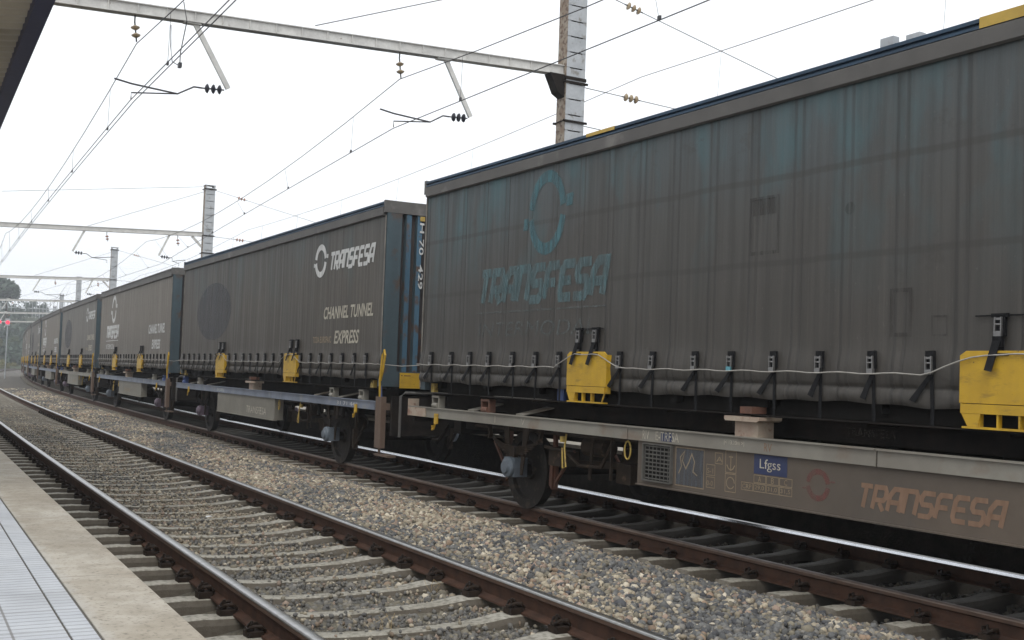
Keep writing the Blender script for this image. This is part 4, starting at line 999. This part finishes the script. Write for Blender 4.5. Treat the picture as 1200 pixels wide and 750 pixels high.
        mb = MB(); mb.tube([(-1.22, f*2.85, .95), (-1.24, f*2.85, .80), (-1.25, f*2.80, .60), (-1.25, f*2.86, .58), (-1.25, f*2.88, .80)], .010, 6); mb.tube([(-1.22, f*2.92, .86), (-1.22, f*2.92, .92)], .03, 8); build('brake_lever', mb, M['yellowold'], c)
        for y in (5.75, -5.2):
            y = f*y; mb = MB(); mb.tube([(-1.31, y, .99), (-1.325, y-.01, .90), (-1.32, y+.04, .83), (-1.31, y+.10, .82), (-1.30, y+.12, .87)], .014, 6); mb.box(-1.325, -1.303, y-.05, y+.03, .90, 1.03); build('rope_hook', mb, M['yellow'], c)
    # coupling ends
    for sy in (-1, 1):
        mb = MB(); mb.tube([(0, sy*6.5, .95), (0, sy*7.35, .95)], .09, 8); mb.box(-.5, .5, min(sy*6.55, sy*6.75), max(sy*6.55, sy*6.75), .72, 1.05)
        mb.tube([(-.7, sy*6.5, .86), (-.65, sy*6.9, .62), (-.6, sy*7.2, .60)], .025, 6); mb.tube([(.7, sy*6.5, .86), (.65, sy*6.9, .66), (.6, sy*7.2, .62)], .025, 6)
        build('coupling', mb, M['underdk'], c)
    if k >= 1:   # brown end post with a yellow lever at the near end
        y = -6.78
        mb = MB(); mb.box(-1.36, -1.28, y-.11, y+.11, .42, 1.18); mb.box(-1.34, -1.2, y-.35, y+.16, .30, .33); mb.box(-1.3, -1.2, y-.13, y+.3, .985, 1.08); mb.tube([(-1.32, y, .32), (-1.32, y, .42)], .02, 6)
        build('end_post', mb, M['postbrown'], c)
        mb = MB(); mb.box(-1.27, -.3, y-.30, y-.24, .62, 1.20); 
        fr_ = MB(); fr_.tube([(-1.15, y-.33, .60), (-1.15, y-.33, 1.2), (-1.08, y-.33, 1.25), (-.35, y-.33, 1.25)], .022, 8); pass
        build('end_shield', mb, M['underdk'], c); build('end_rail', fr_, M['toprail'], c)
        mb = MB(); mb.tube([(-1.34, y, 1.16), (-1.36, y-.02, 1.42), (-1.36, y-.09, 1.80), (-1.36, y-.15, 1.87), (-1.36, y-.19, 1.80), (-1.36, y-.12, 1.55), (-1.36, y-.05, 1.42)], .017, 8); build('yellow_lever', mb, M['yellow'], c)
        mb = MB(); mb.tube([(-1.32, y, 1.15), (-1.335, y, 1.34)], .022, 8); build('lever_stem', mb, M['bluefitting'], c)
    return c
CONT = [
 ('cur1', 'ring', 'nearest container, grey tarpaulin with a faded teal ring over faded TRANSFESA lettering', 2),
 ('cur2', 'word', 'brown grey container with crisp white CHANNEL TUNNEL EXPRESS lettering, second from the right', 2),
 ('cur3', 'ring', 'light brown container, third from the right, with a large white ring logo', 1),
 ('cur4', 'word', 'dark brown container with a small white logo, fourth from the right', 1),
 ('cur3', 'ring', 'narrow brown container, fifth from the right, with white lettering strips', 1),
 ('cur4', 'word', 'sixth container from the right, a thin hazy brown strip', 1),
 ('cur3', 'ring', 'seventh container from the right, on the bend of the line', 0),
 ('cur4', 'word', 'eighth container from the right, barely visible on the bend', 0),
 ('cur3', 'word', 'last visible sliver of container where the train curves out of sight', 0)]
centers = [7.35, 22.15, 36.9]
for i in range(6): centers.append(centers[-1]+14.35)
for k, (cm, style, lab, det) in enumerate(CONT):
    s = centers[k]
    if k == 0: Mw = wagon_frame(6.5, e=-.021551, dy=.85)
    elif k == 1: Mw = wagon_frame(21.1, e=-.008652, dy=1.1)
    else: Mw = wagon_frame(s)
    container(k, Mw @ Matrix.Translation((0, -.10 if k < 2 else 0, 0)), M[cm], style, lab, det)
    flip = (k % 2 == 1); f = -1 if flip else 1
    sw = [s+f*w for w in WHEELY]
    lab2 = ['nearest wagon with a grey sill and a brown girder board marked Lfgss', 'wagon with a blue grey sill under the second container from the right', 'wagon under the third container from the right, with a pale girder board', 'wagon under the fourth container from the right',
            'wagon under the fifth container from the right', 'wagon under the sixth container from the right', 'wagon under the seventh container from the right', 'wagon under the eighth container from the right', 'farthest visible wagon at the bend'][k]
    wagon(k, Mw, flip, sw, M['sillgrey'] if k in (0, 3) else M['sillblue'], M['board1'] if k == 0 else M['board2'], lab2, 2 if k < 4 else 1)

# ------------------------------------------------------------------ far side platform, hills, trees, buildings, signals
fp = strip('far_platform', -20, 84, 4, [(9.66, -.7), (9.66, .30), (9.62, .36), (17, .37), (17, -.7)], [M['grimeshade'], M['coping']], lambda j: 0 if j < 1 else 1); fp['kind'] = 'structure'  # face coloured near-black for the shade of the train
def hill_z(s, l): return max(0, min(1, (s-252)/85.))**.8*(15.5+1.5*math.sin(l*.07+1)+1.2*math.sin(l*.19))*max(.12, min(1, 1.15-abs(l+8)/150.))*(1-min(.7, max(0, (l+5)/24.)))-.75
hv = [248, 252, 256, 262, 270, 280, 292, 305, 320, 340, 360, 400, 450, 520]; hl = list(np.arange(-130, 150, 7.0))
sheet('hillside', hv, hl, hill_z, M['hill'])
def leaves(n, c, rx, ry, rz, size, r, lobes=7):
    lc = []; 
    for _ in range(lobes):
        a = r.uniform(0, 6.28); b = r.uniform(-.7, .9); q = r.uniform(.25, .7)
        lc.append((q*math.cos(a), q*math.sin(a), b*.62, r.uniform(.28, .5)))
    mb = MB(); 
    for i in range(n):
        l = lc[r.integers(len(lc))]; d = r.normal(size=3); d /= np.linalg.norm(d); q = l[3]*r.uniform(.55, 1.05)
        p = np.array((l[0]+d[0]*q, l[1]+d[1]*q, l[2]+d[2]*q))*np.array((rx, ry, rz))+np.array(c)
        a = r.normal(size=3); a /= np.linalg.norm(a); b = np.cross(a, r.normal(size=3)); b /= np.linalg.norm(b); s = size*r.uniform(.6, 1.4)
        mb.add([p-a*s, p-b*s*.6, p+a*s, p+b*s*.6], [(0, 1, 2, 3)])
    return mb
def tree(s, lat, h, cr, mat, label, seed, name='tree', z=-.5, n=900, thin=False):
    r = np.random.default_rng(seed); p = P(s, lat, z); t = empty(name, Matrix.Translation(p)); tag(t, label, 'tree', 'trees at the far end of the line')
    mb = MB(); mb.tube([(0, 0, 0), (.1, 0, h*.3), (-.1, .1, h*.55), (.1, 0, h*.8)], [h*.03, h*.024, h*.018, h*.008], 8)
    for i in range(5):
        a = r.uniform(0, 6.28); z0 = h*r.uniform(.35, .6); mb.tube([(0, 0, z0), (cr*.4*math.cos(a), cr*.4*math.sin(a), z0+h*.12), (cr*.75*math.cos(a), cr*.75*math.sin(a), z0+h*.2)], [h*.012, h*.009, h*.004], 6)
    build('trunk', mb, M['trunk'], t); build('crown', leaves(n, (0, 0, h*.68), cr, cr, h*.36, cr*.10, r), mat, t)
def gz(s_, l): return hill_z(s_, l)-.1 if s_ > 248 else -.6
tree(292, -5.2, 9.8, 6.0, M['leafdark'], 'dark rounded tree crowning the wooded slope at the left', 1, 'pine_tree', n=3600, z=11.4)
tree(262, -4.2, 7.5, 2.6, M['leafyel'], 'yellowish leafy tree at the left picture edge', 2, n=1600, z=-.6)
tree(266, -.2, 7.0, 2.6, M['leafmid'], 'green tree just left of where the rails vanish behind the train', 3, n=1500, z=-.3)
tree(276, -7.5, 11, 3.6, M['leafmid'], 'tall bushy tree behind the yellowish one', 6, n=1500, z=.5)
r = np.random.default_rng(5)
mb = MB()
for i in range(330):
    s = 258+100*r.random()**1.3; l = r.uniform(-60, 60) if i % 2 else r.uniform(-22, 16); p = P(s, l); h = r.uniform(2.5, 5.5)
    dd = leaves(85, (p.x, p.y, gz(s, l)+h*.5), r.uniform(1.8, 3.6), r.uniform(1.8, 3.6), h*.55, .5, r, 4); mb.add(dd.v, dd.f)
tag(build('distant_wood', mb, M['leafdark']), 'hazy blue green wooded slope closing the far end of the line', 'wood', kind='stuff')
mb = MB()
for i in range(110):
    s = r.uniform(215, 262); p = P(s, r.uniform(-9, .8)); h = r.uniform(.6, 2.2); dd = leaves(60, (p.x, p.y, -.3+h*.5), 1.0, 1.0, h*.6, .2, r, 4); mb.add(dd.v, dd.f)
tag(build('undergrowth', mb, M['leafyel']), 'low yellowish undergrowth at the foot of the slope beside the distant rails', 'undergrowth', kind='stuff')
# fence along the top of the slope
fb = empty('fence', frame_at(330, -6, 15)); tag(fb, 'hazy grey railing on the crest of the wooded slope', 'fence')
mb = MB()
for x in np.arange(-14, 12.1, .9): mb.box(x-.07, x+.07, -.05, .05, -1.5, 3.6)
build('posts', mb, M['mastgrey'], fb)
mb = MB(); mb.box(-14, 12, -.07, -.051, 3.2, 3.45); mb.box(-14, 12, -.07, -.051, 1.0, 1.2); build('rails', mb, M['mastgrey'], fb)
def signal(s, lat, h, label):
    t = empty('signal_post', frame_at(s, lat, -.4)); tag(t, label, 'signal', 'red railway signals')
    mb = MB(); mb.tube([(0, 0, 0), (0, 0, h)], .045, 8); mb.box(-.2, .2, -.1, .1, h-.6, h+.05); build('post', mb, M['mastgrey'], t)
    mb = MB(); mb.lathe((0, -.1, h-.3), [(0, .17), (-.03, .17), (-.03, 0)], 'y', 14); build('red_light', mb, M['redlamp'], t)
signal(110, 5.34, 5.6, 'red signal light on the right of the two at the far left')
signal(150, 4.35, 6.9, 'red signal light at the very left edge of the picture')
for i, (s, lat, w, h, lab) in enumerate(((248, -3.6, 3.4, 2.6, 'low pale hut with a terracotta roof beside the distant rails'), )):
    t = empty('house', frame_at(s, lat, -.6)); tag(t, lab, 'house')
    mb = MB(); mb.box(-w/2, w/2, -2, 2, 0, h); build('wall', mb, M['build'], t)
    mb = MB(); mb.prism([(-w/2-.3, h), (w/2+.3, h), (0, h+1.0)], 'y', -2.3, 2.3); build('roof', mb, M['roofred'], t)
    for x in (-w/4, w/4): mb = MB(); mb.box(x-.3, x+.3, -2.03, -1.99, 1.0, 1.9); build('window', mb, M['shadow'], t)

# small plants and straw on the near track
mb = MB(); r = random.Random(3)
for (s, l) in ((5.3, 3.55), (6.4, 2.75), (9.0, 3.5), (7.4, 3.56)):
    for i in range(5):
        p = P(s+r.uniform(-.05, .05), l+r.uniform(-.05, .05), -.2); mb.tube([p, p+Vector((r.uniform(-.03, .03), r.uniform(-.03, .03), .05)), p+Vector((r.uniform(-.07, .07), r.uniform(-.07, .07), .085))], .0016, 4)
tag(build('dry_grass', mb, M['drystraw']), 'dry straw tufts among the sleepers of the near track', 'grass', kind='stuff')
for i, (s, l, sz, lb) in enumerate(((11.9, 3.0, .035, 'white scrap of litter between the rails of the near track'), (4.95, 3.1, .018, 'small white pebble of litter on a sleeper at the bottom edge'))):
    p = P(s, l, -.20); mb = MB(); mb.add([(-sz, -sz*.5, 0), (sz, -sz*.7, .01), (sz*1.1, sz*.5, .0), (-sz*.8, sz*.7, .012), (0, 0, sz*.5)], [(0, 1, 4), (1, 2, 4), (2, 3, 4), (3, 0, 4), (0, 3, 2, 1)])
    o = build('litter', mb, M['p_white'], mat=Matrix.Translation(p)); tag(o, lb, 'litter')

# ------------------------------------------------------------------ haze
hz = MB(); hz.box(-420, 620, -70, 700, -1.8, 60)
t = bpy.data.materials.new('haze'); t.use_nodes = True; t.node_tree.nodes.clear()
vo = t.node_tree.nodes.new('ShaderNodeVolumePrincipled'); vo.inputs['Color'].default_value = (.93, .96, 1, 1); vo.inputs['Density'].default_value = .0009; vo.inputs['Anisotropy'].default_value = .1
oo = t.node_tree.nodes.new('ShaderNodeOutputMaterial'); t.node_tree.links.new(vo.outputs[0], oo.inputs['Volume'])
h = build('haze', hz, t); tag(h, 'thin pale haze over the whole line', 'haze', kind='stuff')
